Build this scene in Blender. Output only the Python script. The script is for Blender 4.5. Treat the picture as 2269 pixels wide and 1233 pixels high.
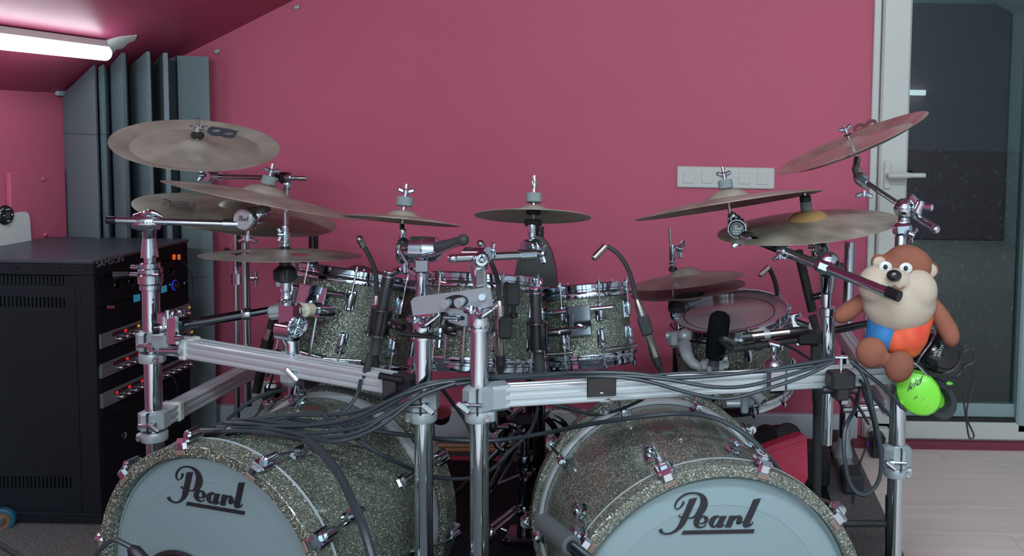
import bpy, math, random
from mathutils import Vector as V, Matrix as M, Euler
R = math.radians
random.seed(7)
for o in list(bpy.data.objects): bpy.data.objects.remove(o)
sc = bpy.context.scene
COL = sc.collection
# ------------------------------------------------------------ camera
FPX, CX, CY = 2000.0, 1550.0, 415.0
W, H = 2269.0, 1233.0
CAMZ = 1.255
PITCH, ROLL = math.atan(143.0/2000.0), 0.016
CAMROT = M.Rotation(math.pi/2 - PITCH, 3, 'X') @ M.Rotation(ROLL, 3, 'Z')
cam = bpy.data.cameras.new('camera'); camo = bpy.data.objects.new('camera', cam); COL.objects.link(camo)
cam.sensor_fit = 'HORIZONTAL'; cam.sensor_width = 36.0; cam.lens = 36.0*FPX/W
cam.shift_x = (W/2 - CX)/W; cam.shift_y = (CY - H/2)/W
cam.clip_start = 0.05
camo.matrix_world = M.Translation((0, 0, CAMZ)) @ CAMROT.to_4x4()
sc.camera = camo
CAM = V((0, 0, CAMZ))
def ray(px, py):
    return CAMROT @ V(((px-CX)/FPX, -(py-CY)/FPX, -1.0))
def P(px, py, Y):
    d = ray(px, py); return CAM + d*(Y/d.y)
def onplane(px, py, o, n):
    d = ray(px, py); return CAM + d*((o-CAM).dot(n)/d.dot(n))
def proj(p):
    q = CAMROT.transposed() @ (p-CAM); return (CX + FPX*q.x/-q.z, CY - FPX*q.y/-q.z)
def S(Y): return Y/FPX
# ------------------------------------------------------------ world, light, exposure
wd = bpy.data.worlds.new('dusk'); sc.world = wd; wd.use_nodes = True
wd.node_tree.nodes['Background'].inputs[0].default_value = (.05, .11, .12, 1)
wd.node_tree.nodes['Background'].inputs[1].default_value = 0.22
sc.view_settings.view_transform = 'Standard'; sc.view_settings.look = 'None'
sc.view_settings.exposure = -0.40; sc.view_settings.gamma = 1.0; sc.view_settings.use_curve_mapping = False
def area(name, loc, target, sx, sy, power, col):
    l = bpy.data.lights.new(name, 'AREA'); l.shape = 'RECTANGLE'; l.size = sx; l.size_y = sy; l.energy = power; l.color = col
    o = bpy.data.objects.new(name, l); COL.objects.link(o); o.location = loc
    o.rotation_euler = (V(target)-V(loc)).to_track_quat('-Z', 'Y').to_euler(); return o
area('unseen_ceiling_light', (.35, .55, 2.45), (0.15, 2.2, 0.2), 1.5, .10, 50.0, (.86, .95, 1.0))
area('unseen_ceiling_light', (-.75, -.9, 2.0), (-.3, 2.4, .8), 1.5, .10, 72.0, (.86, .94, 1.0))
area('unseen_ceiling_light', (.95, -.9, 2.3), (.4, 2.6, .8), 1.5, .10, 23.0, (.86, .95, 1.0))
area('unseen_ceiling_light', (.4, -1.0, 2.35), (.4, -3.0, 1.0), 1.5, .10, 150.0, (.86, .95, 1.0))  # added light aimed at the front wall so the chrome reflects it bright

# ------------------------------------------------------------ materials
def mat(name, col, rough=.5, metal=0.0, emit=None, es=1.0, spec=.5, bump=None, noise=None, coat=0.0, trans=0.0):
    m = bpy.data.materials.new(name); m.use_nodes = True; nt = m.node_tree; b = nt.nodes['Principled BSDF']
    b.inputs['Base Color'].default_value = (*col, 1); b.inputs['Roughness'].default_value = rough
    b.inputs['Metallic'].default_value = metal; b.inputs['Specular IOR Level'].default_value = spec
    b.inputs['Coat Weight'].default_value = coat
    if trans: b.inputs['Transmission Weight'].default_value = trans
    if emit: b.inputs['Emission Color'].default_value = (*emit, 1); b.inputs['Emission Strength'].default_value = es
    tc = nt.nodes.new('ShaderNodeTexCoord')
    if noise:      # (scale, col2, detail, stretch)
        n = nt.nodes.new('ShaderNodeTexNoise'); n.inputs['Scale'].default_value = noise[0]; n.inputs['Detail'].default_value = noise[2]
        mp = nt.nodes.new('ShaderNodeMapping'); mp.inputs['Scale'].default_value = noise[3]
        nt.links.new(tc.outputs['Object'], mp.inputs['Vector']); nt.links.new(mp.outputs[0], n.inputs['Vector'])
        cr = nt.nodes.new('ShaderNodeValToRGB'); cr.color_ramp.elements[0].position = .35; cr.color_ramp.elements[1].position = .68
        cr.color_ramp.elements[0].color = (*col, 1); cr.color_ramp.elements[1].color = (*noise[1], 1)
        nt.links.new(n.outputs['Fac'], cr.inputs[0]); nt.links.new(cr.outputs[0], b.inputs['Base Color'])
    if bump:       # (scale, strength, distance)
        n = nt.nodes.new('ShaderNodeTexNoise'); n.inputs['Scale'].default_value = bump[0]; n.inputs['Detail'].default_value = 3
        bp = nt.nodes.new('ShaderNodeBump'); bp.inputs['Strength'].default_value = bump[1]; bp.inputs['Distance'].default_value = bump[2]
        nt.links.new(tc.outputs['Object'], n.inputs['Vector']); nt.links.new(n.outputs['Fac'], bp.inputs['Height']); nt.links.new(bp.outputs[0], b.inputs['Normal'])
    return m
def glitter(name, cols, scale, metal=.55):
    m = bpy.data.materials.new(name); m.use_nodes = True; nt = m.node_tree; b = nt.nodes['Principled BSDF']
    tc = nt.nodes.new('ShaderNodeTexCoord'); vo = nt.nodes.new('ShaderNodeTexVoronoi'); vo.inputs['Scale'].default_value = scale
    nt.links.new(tc.outputs['Object'], vo.inputs['Vector'])
    sp = nt.nodes.new('ShaderNodeSeparateColor'); nt.links.new(vo.outputs['Color'], sp.inputs[0])
    cr = nt.nodes.new('ShaderNodeValToRGB'); e = cr.color_ramp.elements
    e[0].position = 0; e[0].color = (*cols[0], 1); e[1].position = .99; e[1].color = (*cols[-1], 1)
    for i, c in enumerate(cols[1:-1]): q = e.new([.45, .78, .92][i]); q.color = (*c, 1)
    nt.links.new(sp.outputs[0], cr.inputs[0]); nt.links.new(cr.outputs[0], b.inputs['Base Color'])
    # every flake is tipped its own way
    sub = nt.nodes.new('ShaderNodeVectorMath'); sub.operation = 'SUBTRACT'; sub.inputs[1].default_value = (.5, .5, .5)
    nt.links.new(vo.outputs['Color'], sub.inputs[0])
    scl = nt.nodes.new('ShaderNodeVectorMath'); scl.operation = 'SCALE'; scl.inputs['Scale'].default_value = .9; nt.links.new(sub.outputs[0], scl.inputs[0])
    geo = nt.nodes.new('ShaderNodeNewGeometry'); add = nt.nodes.new('ShaderNodeVectorMath'); add.operation = 'ADD'
    nt.links.new(geo.outputs['Normal'], add.inputs[0]); nt.links.new(scl.outputs[0], add.inputs[1])
    nr = nt.nodes.new('ShaderNodeVectorMath'); nr.operation = 'NORMALIZE'; nt.links.new(add.outputs[0], nr.inputs[0]); nt.links.new(nr.outputs[0], b.inputs['Normal'])
    b.inputs['Roughness'].default_value = .38; b.inputs['Metallic'].default_value = metal
    b.inputs['Coat Weight'].default_value = .45; b.inputs['Coat Roughness'].default_value = .09
    return m
WALLC = (.44, .094, .160)
WALLM = mat('pink_paint', WALLC, .62, bump=(60, .12, .004), noise=(2.2, (.46, .100, .168), 4, (1, 1, 1)), spec=.3)
CEILM = mat('maroon_paint', (.36, .058, .12), .42, bump=(14, .1, .01), spec=.35)
PALEW = mat('pale_blue_white_paint', (.62, .68, .72), .6)  # unseen walls and ceiling set pale so the chrome reflects a bright room
REDTRIM = mat('dark_red_trim', (.17, .025, .05), .6)
WHITE = mat('white_plastic', (.50, .545, .52), .38, spec=.4)
WHITE2 = mat('white_gloss_panel', (.54, .575, .56), .3)
GREYTRIM = mat('grey_green_trim', (.22, .33, .34), .5)  # tone includes the shade on the lower bead of the door
SKIRT = mat('pale_grey_skirting', (.43, .49, .53), .5)
WOOD = mat('pale_laminate', (.62, .56, .53), .45, noise=(3.0, (.70, .635, .60), 6, (.6, 9, 1)), spec=.3)
CARPET = mat('speckled_carpet', (.058, .060, .062), .95, noise=(220, (.21, .205, .20), 5, (1, 1, 1)), bump=(300, .7, .004), spec=.1)
MAT_BLACK = mat('black_mat', (.006, .007, .011), .9, bump=(250, .3, .002), spec=.15)
MAT_RED = mat('red_mat_edge', (.28, .03, .05), .8)
FOAM = mat('grey_foam', (.16, .215, .235), .95, bump=(420, .6, .003), noise=(300, (.18, .24, .26), 2, (1, 1, 1)), spec=.1)
RACKM = mat('black_powder_coat', (.008, .0115, .017), .5, spec=.3, bump=(500, .12, .001))
RACKTOP = mat('dark_grey_powder_coat', (.040, .050, .066), .36, spec=.5)
RACKF = mat('matt_black_face', (.007, .009, .012), .75, spec=.12)
BLACKP = mat('black_plastic', (.012, .014, .017), .42)
BLACKG = mat('black_gloss', (.008, .010, .013), .16, spec=.6)
RUBBER = mat('dark_rubber', (.022, .028, .032), .65, bump=(200, .1, .001))
CABLE = mat('cable_rubber', (.024, .036, .045), .42, spec=.5)
CHROME = mat('chrome', (.60, .70, .77), .07, 1.0)
CHROME2 = mat('worn_chrome', (.52, .59, .63), .16, 1.0)
DCHROME = mat('black_chrome', (.11, .13, .145), .12, 1.0)
ALU = mat('anodised_aluminium', (.50, .57, .60), .36, .45, bump=(30, .03, .002))
CAST = mat('cast_grey_metal', (.34, .40, .43), .42, .35, bump=(150, .1, .001))
STEEL = mat('satin_steel', (.50, .52, .54), .25, 1.0)
GLIT = glitter('glitter_wrap', [(.046, .062, .048), (.082, .105, .084), (.15, .175, .135), (.25, .31, .25), (.80, .86, .74)], 560, .2)
GLIT2 = glitter('glitter_wrap_hoop', [(.055, .07, .056), (.095, .118, .095), (.18, .19, .155), (.35, .38, .31), (.85, .88, .76)], 560, .25)
HEADM = mat('coated_white_drumhead', (.205, .288, .310), .48, spec=.35)
HEAD2 = mat('drumhead_batter', (.40, .30, .33), .22, spec=.6)
INLAY = mat('pearl_inlay', (.36, .44, .46), .3)
LOGO = mat('black_print', (.014, .015, .02), .5)
def bronze(name, c1, c2, rough=.28, metal=.22, spec=.25):
    m = mat(name, c1, rough, metal, noise=(13, c2, 9, (1, 1, 1)), bump=(160, .05, .001), spec=spec); return m
BRONZE = bronze('aged_bronze', (.18, .175, .13), (.29, .285, .23), .42)
BRONZE_CH = bronze('aged_bronze_china', (.30, .29, .235), (.42, .41, .35), .40, .30, .5)
BRONZE_R = bronze('reddish_bronze', (.19, .17, .13), (.36, .33, .28), .38)
BRONZE_I = bronze('rosy_bronze', (.30, .215, .18), (.46, .39, .34), .24, .6)
BRONZE_D = bronze('dark_bronze', (.14, .12, .10), (.26, .24, .21), .38)
BELLG = bronze('golden_bell', (.36, .20, .08), (.45, .28, .12), .2)
FELT = mat('grey_felt', (.17, .215, .225), .95, bump=(500, .5, .002))
FELTB = mat('black_felt', (.012, .013, .013), .95)
BRASSG = mat('mic_silver', (.50, .49, .46), .22, 1.0)
SPONGE = mat('black_foam', (.005, .006, .007), 1.0, bump=(600, .6, .002), spec=.05)
GREYGRIP = mat('grey_foam_grip', (.060, .075, .082), .8, bump=(400, .3, .001))
REDP = mat('red_plastic', (.68, .05, .12), .4)
GREENP = mat('lime_plastic', (.17, .62, .045), .22, spec=.5)
BROWNF = mat('brown_plush', (.20, .080, .055), .9, bump=(350, .4, .003), noise=(9, (.25, .10, .068), 3, (1, 1, 1)), spec=.1)
CREAM = mat('cream_plush', (.42, .365, .295), .9, bump=(350, .3, .002), spec=.1)
BLUEJ = mat('blue_jersey', (.015, .14, .36), .7)
ORANGEJ = mat('orange_jersey', (.55, .12, .02), .7, noise=(14, (.55, .045, .03), 2, (1, 1, 1)))
STICK = mat('maple_stick', (.40, .25, .13), .55)
TAPE = mat('white_tape', (.50, .56, .58), .6)
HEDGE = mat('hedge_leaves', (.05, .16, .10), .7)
DARKRED = mat('dark_red_panel', (.05, .006, .012), .5)
def emis(name, c, s): return mat(name, (.02, .02, .02), .5, emit=c, es=s)
LAMPM = emis('lamp_diffuser', (.80, .93, 1.0), 24.0)
LAMPB = emis('lamp_diffuser_bright', (.85, .95, 1.0), 9.0)
LEDR, LEDO, LEDY, LEDB, LEDV = emis('led_red', (1, .03, .03), .75), emis('led_orange', (1, .16, .02), .7), emis('led_yellow', (1, .5, .02), .6), emis('screen_blue', (.03, .42, .70), .40), emis('led_violet', (.06, .05, 1), .9)
g = bpy.data.materials.new('door_glass'); g.use_nodes = True; nt = g.node_tree; nt.nodes.clear()
gb = nt.nodes.new('ShaderNodeBsdfGlass'); gb.inputs['Color'].default_value = (.78, .9, .9, 1); gb.inputs['Roughness'].default_value = 0; gb.inputs['IOR'].default_value = 1.7
go = nt.nodes.new('ShaderNodeOutputMaterial'); nt.links.new(gb.outputs[0], go.inputs[0]); GLASS = g

# ------------------------------------------------------------ mesh helper
def frame(o, z, xh=(1, 0, 0)):
    z = V(z).normalized(); xh = V(xh)
    x = (xh - z*xh.dot(z))
    if x.length < 1e-4: x = V((0, 1, 0)) - z*z.y
    x.normalize(); y = z.cross(x)
    m = M((x, y, z)).transposed().to_4x4(); m.translation = o; return m
I4 = M.Identity(4)
class MB:
    def __init__(s): s.v = []; s.f = []
    def add(s, vs, fs):
        n = len(s.v); s.v += [V(q) for q in vs]; s.f += [tuple(i+n for i in q) for q in fs]; return s
    def box(s, size, m=I4, c=(0, 0, 0), ch=None):
        hx, hy, hz = [q/2 for q in size]; ch = min(size)*.12 if ch is None else ch; ch = min(ch, min(size)*.49)
        vs = []; idx = {}
        for sx in (-1, 1):
            for sy in (-1, 1):
                for sz in (-1, 1):
                    for a in range(3):
                        q = [sx*(hx-ch), sy*(hy-ch), sz*(hz-ch)]; q[a] = (sx*hx, sy*hy, sz*hz)[a]
                        idx[(sx, sy, sz, a)] = len(vs); vs.append(m @ (V(q)+V(c)))
        fs = []
        for a in range(3):
            b_, c_ = (a+1) % 3, (a+2) % 3
            for sg in (-1, 1):
                loop = []
                for (u, w) in ((-1, -1), (1, -1), (1, 1), (-1, 1)):
                    k = [0, 0, 0]; k[a] = sg; k[b_] = u; k[c_] = w; loop.append(idx[(*k, a)])
                fs.append(loop if sg > 0 else loop[::-1])
        for a in range(3):      # edges along axis a
            b_, c_ = (a+1) % 3, (a+2) % 3
            for u in (-1, 1):
                for w in (-1, 1):
                    k0 = [0, 0, 0]; k0[a] = -1; k0[b_] = u; k0[c_] = w; k1 = list(k0); k1[a] = 1
                    q = [idx[(*k0, b_)], idx[(*k1, b_)], idx[(*k1, c_)], idx[(*k0, c_)]]
                    fs.append(q if u*w < 0 else q[::-1])
        for sx in (-1, 1):
            for sy in (-1, 1):
                for sz in (-1, 1):
                    q = [idx[(sx, sy, sz, a)] for a in range(3)]; fs.append(q if sx*sy*sz > 0 else q[::-1])
        return s.add(vs, fs)
    def lathe(s, prof, m=I4, seg=24, close=False, a0=0, a1=2*math.pi):
        full = abs(a1-a0-2*math.pi) < 1e-6; n = seg if full else seg+1
        vs = []; fs = []
        for (r, z) in prof:
            for i in range(n):
                a = a0+(a1-a0)*i/seg; vs.append(m @ V((r*math.cos(a), r*math.sin(a), z)))
        k = len(prof)
        for j in range(k if close else k-1):
            for i in range(seg):
                i2 = (i+1) % n; j2 = (j+1) % k
                fs.append((j*n+i, j*n+i2, j2*n+i2, j2*n+i))
        if full and not close:
            if prof[0][0] > 1e-5: fs.append(tuple(range(n))[::-1])
            if prof[-1][0] > 1e-5: fs.append(tuple((k-1)*n+i for i in range(n)))
        return s.add(vs, fs)
    def cyl(s, a, b, r, r2=None, seg=16):
        a = V(a); b = V(b); d = b-a; r2 = r if r2 is None else r2
        if d.length < 1e-6: return s
        return s.lathe([(r, 0), (r2, d.length)], frame(a, d, (1, 0, 0) if abs(d.normalized().x) < .9 else (0, 1, 0)), seg)
    def tube(s, pts, r, seg=8, smooth=0):
        pts = [V(p) for p in pts]
        if smooth: pts = spline(pts, smooth)
        n = len(pts); rs = r if isinstance(r, (list, tuple)) else [r]*n
        if len(rs) != n: rs = [rs[min(len(rs)-1, int(i*len(rs)/n))] for i in range(n)]
        vs = []; fs = []; x = None
        for i, p in enumerate(pts):
            d = (pts[min(i+1, n-1)]-pts[max(i-1, 0)]).normalized()
            if x is None: x = V((0, 0, 1)) if abs(d.z) < .9 else V((1, 0, 0))
            x = (x-d*x.dot(d)).normalized(); y = d.cross(x)
            for k in range(seg):
                a = 2*math.pi*k/seg; vs.append(p+(x*math.cos(a)+y*math.sin(a))*rs[i])
        for i in range(n-1):
            for k in range(seg):
                k2 = (k+1) % seg; fs.append((i*seg+k, i*seg+k2, (i+1)*seg+k2, (i+1)*seg+k))
        fs.append(tuple(range(seg))[::-1]); fs.append(tuple((n-1)*seg+k for k in range(seg)))
        return s.add(vs, fs)
    def ell(s, c, rad, m=I4, seg=20, rings=12):
        prof = [(math.cos(-math.pi/2+math.pi*j/rings), math.sin(-math.pi/2+math.pi*j/rings)) for j in range(rings+1)]
        prof[0] = (0.0001, -1); prof[-1] = (0.0001, 1)
        return s.lathe(prof, m @ M.Translation(c) @ M.Diagonal((*rad, 1)), seg)
    def prism(s, poly, h, m=I4, z0=0):     # 2D outline in the frame's xy, from z0 to z0+h
        n = len(poly); ar = sum(poly[i][0]*poly[(i+1) % n][1]-poly[(i+1) % n][0]*poly[i][1] for i in range(n))
        if ar < 0: poly = poly[::-1]
        vs = [m @ V((x, y, z0)) for x, y in poly]+[m @ V((x, y, z0+h)) for x, y in poly]
        fs = [tuple(range(n))[::-1], tuple(range(n, 2*n))]+[(i, (i+1) % n, n+(i+1) % n, n+i) for i in range(n)]
        return s.add(vs, fs)
    def quad(s, a, b, c, d): return s.add([a, b, c, d], [(0, 1, 2, 3)])
def spline(pts, k):
    out = []; n = len(pts)
    for i in range(n-1):
        p0, p1, p2, p3 = pts[max(i-1, 0)], pts[i], pts[i+1], pts[min(i+2, n-1)]
        for j in range(k):
            t = j/k; out.append(.5*((2*p1)+(p2-p0)*t+(2*p0-5*p1+4*p2-p3)*t*t+(3*p1-p0-3*p2+p3)*t**3))
    out.append(pts[-1]); return out
WL = {}
def obj(name, mb, m, parent=None, label=None, kind=None, cat=None, group=None, sharp=34):
    vs = mb.v
    lo = V([min(q[i] for q in vs) for i in range(3)]); hi = V([max(q[i] for q in vs) for i in range(3)]); c = (lo+hi)/2
    me = bpy.data.meshes.new(name); me.from_pydata([tuple(q-c) for q in vs], [], mb.f); me.validate(); me.materials.append(m)
    me.polygons.foreach_set('use_smooth', [True]*len(me.polygons)); me.set_sharp_from_angle(angle=R(sharp)); me.update()
    o = bpy.data.objects.new(name, me); COL.objects.link(o); WL[o.name] = c
    o.location = c
    if parent is not None: o.parent = parent; o.location = c-WL[parent.name]
    if label: o['label'] = label
    if kind: o['kind'] = kind
    if cat: o['category'] = cat
    if group: o['group'] = group
    return o
def thing(name, label, cat, loc, group=None):
    o = bpy.data.objects.new(name, None); COL.objects.link(o); o.location = loc; WL[o.name] = V(loc); o.empty_display_size = .05
    o['label'] = label; o['category'] = cat
    if group: o['group'] = group
    return o
def struct(name, mb, m, parent=None): return obj(name, mb, m, parent, kind='structure' if parent is None else None)
def cylo(name, a, b, r, m, par, r2=None, seg=16, label=None): return obj(name, MB().cyl(a, b, r, r2, seg), m, par, label)
def text_mb(txt, m, size, depth=.0006, sx=1.0, shear=0, align='CENTER'):
    cu = bpy.data.curves.new('t', 'FONT'); cu.body = txt; cu.size = size; cu.align_x = align; cu.align_y = 'CENTER'; cu.shear = shear; cu.extrude = depth/2
    to = bpy.data.objects.new('t', cu); me = to.to_mesh(); mb = MB()
    mb.add([m @ V((v.co.x*sx, v.co.y, v.co.z)) for v in me.vertices], [tuple(p.vertices) for p in me.polygons])
    to.to_mesh_clear(); bpy.data.objects.remove(to); bpy.data.curves.remove(cu); return mb
def lerp(a, b, t): return a+(b-a)*t
def between(a, b, t): return V(a)*(1-t)+V(b)*t

# ------------------------------------------------------------ the room
YB = 3.50
XL = -2.30
def ceilz(x): return 1.325+.51*(x-XL)
XR0 = 1.7; ZR = ceilz(XR0)
XRW = 3.4; YF = -3.0
def zc(x): return ceilz(x) if x < XR0 else ZR-.51*(x-XR0)
# the door opening in the back wall
DX0 = P(1924, 500, YB).x; DX1 = DX0+1.75; DZ1 = 2.55; DZ0 = .02
b = MB()
pts = [(XL-.02, -.02), (DX0, -.02), (DX0, DZ1), (DX1, DZ1), (DX1, -.02), (XRW+.02, -.02), (XRW+.02, zc(XRW)+.02), (XR0, ZR+.02), (XL-.02, ceilz(XL)+.02)]
MB_ = MB().prism(pts, .12, frame((0, YB+.12, 0), (0, -1, 0), (1, 0, 0)))
struct('wall_back', MB_, WALLM)
struct('wall_left', MB().box((.1, YB-YF+.3, 1.36), c=(XL-.05, (YB+YF)/2, .672), ch=.001), WALLM)
struct('wall_right', MB().box((.1, YB-YF+.3, zc(XRW)+.05), c=(XRW+.05, (YB+YF)/2, zc(XRW)/2), ch=.001), PALEW)
wf = struct('wall_front', MB().prism([(XL-.02, -.02), (XRW+.02, -.02), (XRW+.02, zc(XRW)+.02), (XR0, ZR+.02), (XL-.02, ceilz(XL)+.02)], .1, frame((0, YF, 0), (0, -1, 0), (1, 0, 0))), PALEW)
for x_, w_, h_ in ((-1.55, .55, 1.6), (-.35, .28, 1.9), (.55, .22, 2.0), (1.3, .4, 1.9)): obj('added_reflection_panel', MB().box((w_, .03, h_), c=(x_, YF+.02, h_/2), ch=.004), mat('dark_reflection_panel', (.02, .025, .035), .8), wf)  # dark panels added out of view to put dark streaks in the chrome
obj('added_reflection_panel', MB().box((1.5, .03, zc(XRW)+.1), c=(2.62, YF+.02, (zc(XRW)+.1)/2), ch=.004), mat('maroon_reflection_panel', (.36, .25, .31), .8), wf)  # added unseen panel, toned for a purple reflection in the door glass
YM = .9
struct('ceiling', MB().prism([(XL-.1, ceilz(XL-.1)), (XR0, ZR), (XR0, ZR+.1), (XL-.1, ceilz(XL-.1)+.1)], YB+.15-YM, frame((0, YB+.15, 0), (0, -1, 0), (1, 0, 0))), CEILM)
struct('ceiling', MB().prism([(XL-.1, ceilz(XL-.1)), (XR0, ZR), (XR0, ZR+.1), (XL-.1, ceilz(XL-.1)+.1)], YM-YF+.15, frame((0, YM, 0), (0, -1, 0), (1, 0, 0))), PALEW)
struct('ceiling', MB().prism([(XR0, ZR), (XRW+.1, zc(XRW+.1)), (XRW+.1, zc(XRW+.1)+.1), (XR0, ZR+.1)], YB-YF+.3, frame((0, YB+.15, 0), (0, -1, 0), (1, 0, 0))), PALEW)
XC = P(1893, 995, 3.42).x
fl = struct('floor', MB().box((XRW-XL+.4, YB-YF+.4, .1), c=((XRW+XL)/2, (YB+YF)/2, -.055), ch=.001), WOOD)
# laminate boards on the visible strip of floor
for i in range(14):
    y1_ = YB-.02-i*.193; off = (.31*i) % 1.2
    xs_ = [XC-.03, XC-.03+.35+off, XC-.03+1.6+off, XC-.03+2.85+off]
    for a, c_ in zip(xs_[:-1], xs_[1:]):
        struct('floor_board', MB().box((min(c_, XRW)-a-.0008, .1922, .008), c=((a+min(c_, XRW))/2, y1_-.096, -.0035), ch=.0004), WOOD, fl)
obj('speckled_carpet', MB().box((XC-XL-.01, 3.45-.4, .008), c=((XC+XL)/2, (3.45+.4)/2, .0085), ch=.002), CARPET, None, 'dark speckled grey carpet lying under the drum kit', None, 'carpet')
t = thing('floor_mat', 'black floor mat with a thin red edge behind the bass drums', 'mat', (-.3, 2.4, .013))
obj('mat_field', MB().box((1.5, 1.55, .006), c=(-.3, 2.42, .017), ch=.001), MAT_BLACK, t)
yy = 1.255*2000/(1040-272)
obj('mat_edge', MB().box((1.5, .03, .010), c=(-.3, 3.205, .019), ch=.002), MAT_RED, t, 'red edge')
# skirting
SKX0 = P(466, 930, YB-.03).x; SKX1 = P(1900, 970, YB-.03).x
struct('baseboard_back', MB().box((SKX1-SKX0, .035, .115), c=((SKX0+SKX1)/2, YB-.0185, .060), ch=.005), SKIRT)
# access hatch in the left wall
def LW(px, py):
    return onplane(px, py, V((XL, 0, 0)), V((1, 0, 0)))
t = thing('access_hatch', 'pink painted access hatch flush in the left wall under the slope', 'hatch', LW(80, 450))
a_, c_ = LW(10, 382), LW(134, 375); zt = (a_.z+c_.z)/2; zb = LW(134, 528).z
ym = (a_.y+c_.y)/2; wy = abs(a_.y-c_.y)
obj('hatch_door', MB().box((.016, wy, zt-zb), c=(XL+.0085, ym, (zt+zb)/2), ch=.003), WALLM, t)
for zz in (zt-.03, zb+.025): obj('catch', MB().ell((XL+.018, ym+.02, zz), (.006, .010, .008), seg=10, rings=6), WALLM, t)
# small cable clips and conduit
for i, (px, py, yv, lab) in enumerate([(481, 114, YB, 'small white cable clip on back wall above the foam panels'), (658, 16, YB, 'small white cable clip on the ceiling line, highest one'), ]):
    obj('cable_clip', MB().box((.022, .012, .016), M.Rotation(R(-25), 4, 'Y'), ch=.003).v and (lambda p: MB().box((.020, .012, .014), M.Translation(p) @ M.Rotation(R(-27), 4, 'Y'), ch=.003))(P(px, py, yv-.008)), INLAY, None, lab, None, 'clip')
t = thing('wall_conduit', 'short pink painted conduit with clip at the top of left wall', 'conduit', LW(133, 222))
q = LW(131, 207); obj('clip', MB().box((.014, .05, .018), c=q+V((.008, 0, 0)), ch=.003), INLAY, t)
q2 = LW(135, 236); cylo('pipe', q+V((.01, .03, 0)), V((XL+.01, q.y+.03, q2.z)), .006, WALLM, t, seg=8)
# 5-gang switch plate
a_, c_ = P(1500, 392, YB-.006), P(1716, 396, YB-.006); mid = (a_+c_)/2; wv = (c_-a_).length
rotm = M.Translation(mid) @ M.Rotation(R(.25), 4, 'Y')
t = thing('switch_plate', 'long white five-gang switch plate on the pink back wall', 'switch', mid)
obj('plate', MB().box((wv, .012, .083), rotm, ch=.004), WHITE, t)
for i in range(5): obj('blank_cover', MB().box((.042, .004, .046), rotm, c=((i-2)*.0715, -.0075, 0), ch=.0015), WHITE, t)
q = P(585, 872, YB-.012)
t = thing('wall_socket', 'white wall socket low on the back wall behind left stand', 'socket', q)
obj('socket_plate', MB().box((.10, .02, .10), c=q, ch=.006), WHITE, t); obj('socket_well', MB().lathe([(.0, .0), (.018, .0), (.02, .004)], frame(q+V((0.01, -.0105, 0)), (0, -1, 0)), 16), SKIRT, t)
obj('plug', MB().cyl(q+V((.03, -.01, 0)), q+V((.035, -.06, .0)), .02, .014), BLACKP, t)

# ------------------------------------------------------------ glazed door with frame (in the back wall)
t = thing('door_1', 'white framed glass door beside the pink back wall', 'door', (DX0+.6, YB, 0)); del t['category']; t['kind'] = 'structure'
DW = DX1-DX0; YD = YB-.015
def dbox(nm, x0, x1, z0, z1, y0, y1, m_, ch=.004): return obj(nm, MB().box((x1-x0, y1-y0, z1-z0), c=((x0+x1)/2, (y0+y1)/2, (z0+z1)/2), ch=ch), m_, t)
xs = P(1944, 300, YB).x; xg = P(2008, 300, YB).x
zg = P(2100, 893, YB).z; zgk = P(2100, 927, YB).z; zb0 = P(2100, 1000, YB).z
dbox('frame_post', DX0-.004, xs, 0.0, DZ1, YB-.02, YB+.08, WHITE)
dbox('sash_stile', xs+.002, xg, .06, DZ1-.05, YB-.045, YB+.04, WHITE, .008)
dbox('frame_post', DX1-.05, DX1, 0, DZ1, YB-.02, YB+.08, WHITE)
dbox('frame_head', DX0, DX1, DZ1-.05, DZ1, YB-.02, YB+.08, WHITE)
dbox('sash_stile', P(2262, 500, YB).x, P(2262, 500, YB).x+.12, .06, DZ1-.05, YB-.045, YB+.04, GREYTRIM, .008)
dbox('bottom_rail', DX0, DX1, max(.028, zb0), zgk-.004, YB-.045, YB+.04, WHITE, .008)
dbox('gasket', xg, DX1, zgk-.004, zgk+.008, YB-.03, YB+.03, BLACKP, .001)
dbox('lower_bead', xg, DX1, zgk+.008, zg, YB-.01, YB+.03, GREYTRIM)  # whitish glazing bead, with its shade put into the grey-green colour
dbox('threshold', DX0-.05, DX1, -.004, .028, YB-.07, YB+.05, REDTRIM, .004)
dbox('glass_pane', xg-.005, DX1-.02, zg-.01, DZ1-.04, YB+.004, YB+.010, GLASS, .0005)
hp = P(1966, 388, YB-.05)
h = obj('handle', MB().box((.028, .012, .11), c=hp+V((.0, .0, .0)), ch=.005).cyl(hp, hp+V((0, -.05, 0)), .009), WHITE, t)
he = P(2050, 389, YB-.10)
obj('lever', MB().tube([hp+V((-.004, -.05, 0)), hp+V((.03, -.055, .002)), he], [.011, .012, .009], 10, 6), WHITE, h)
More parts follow.
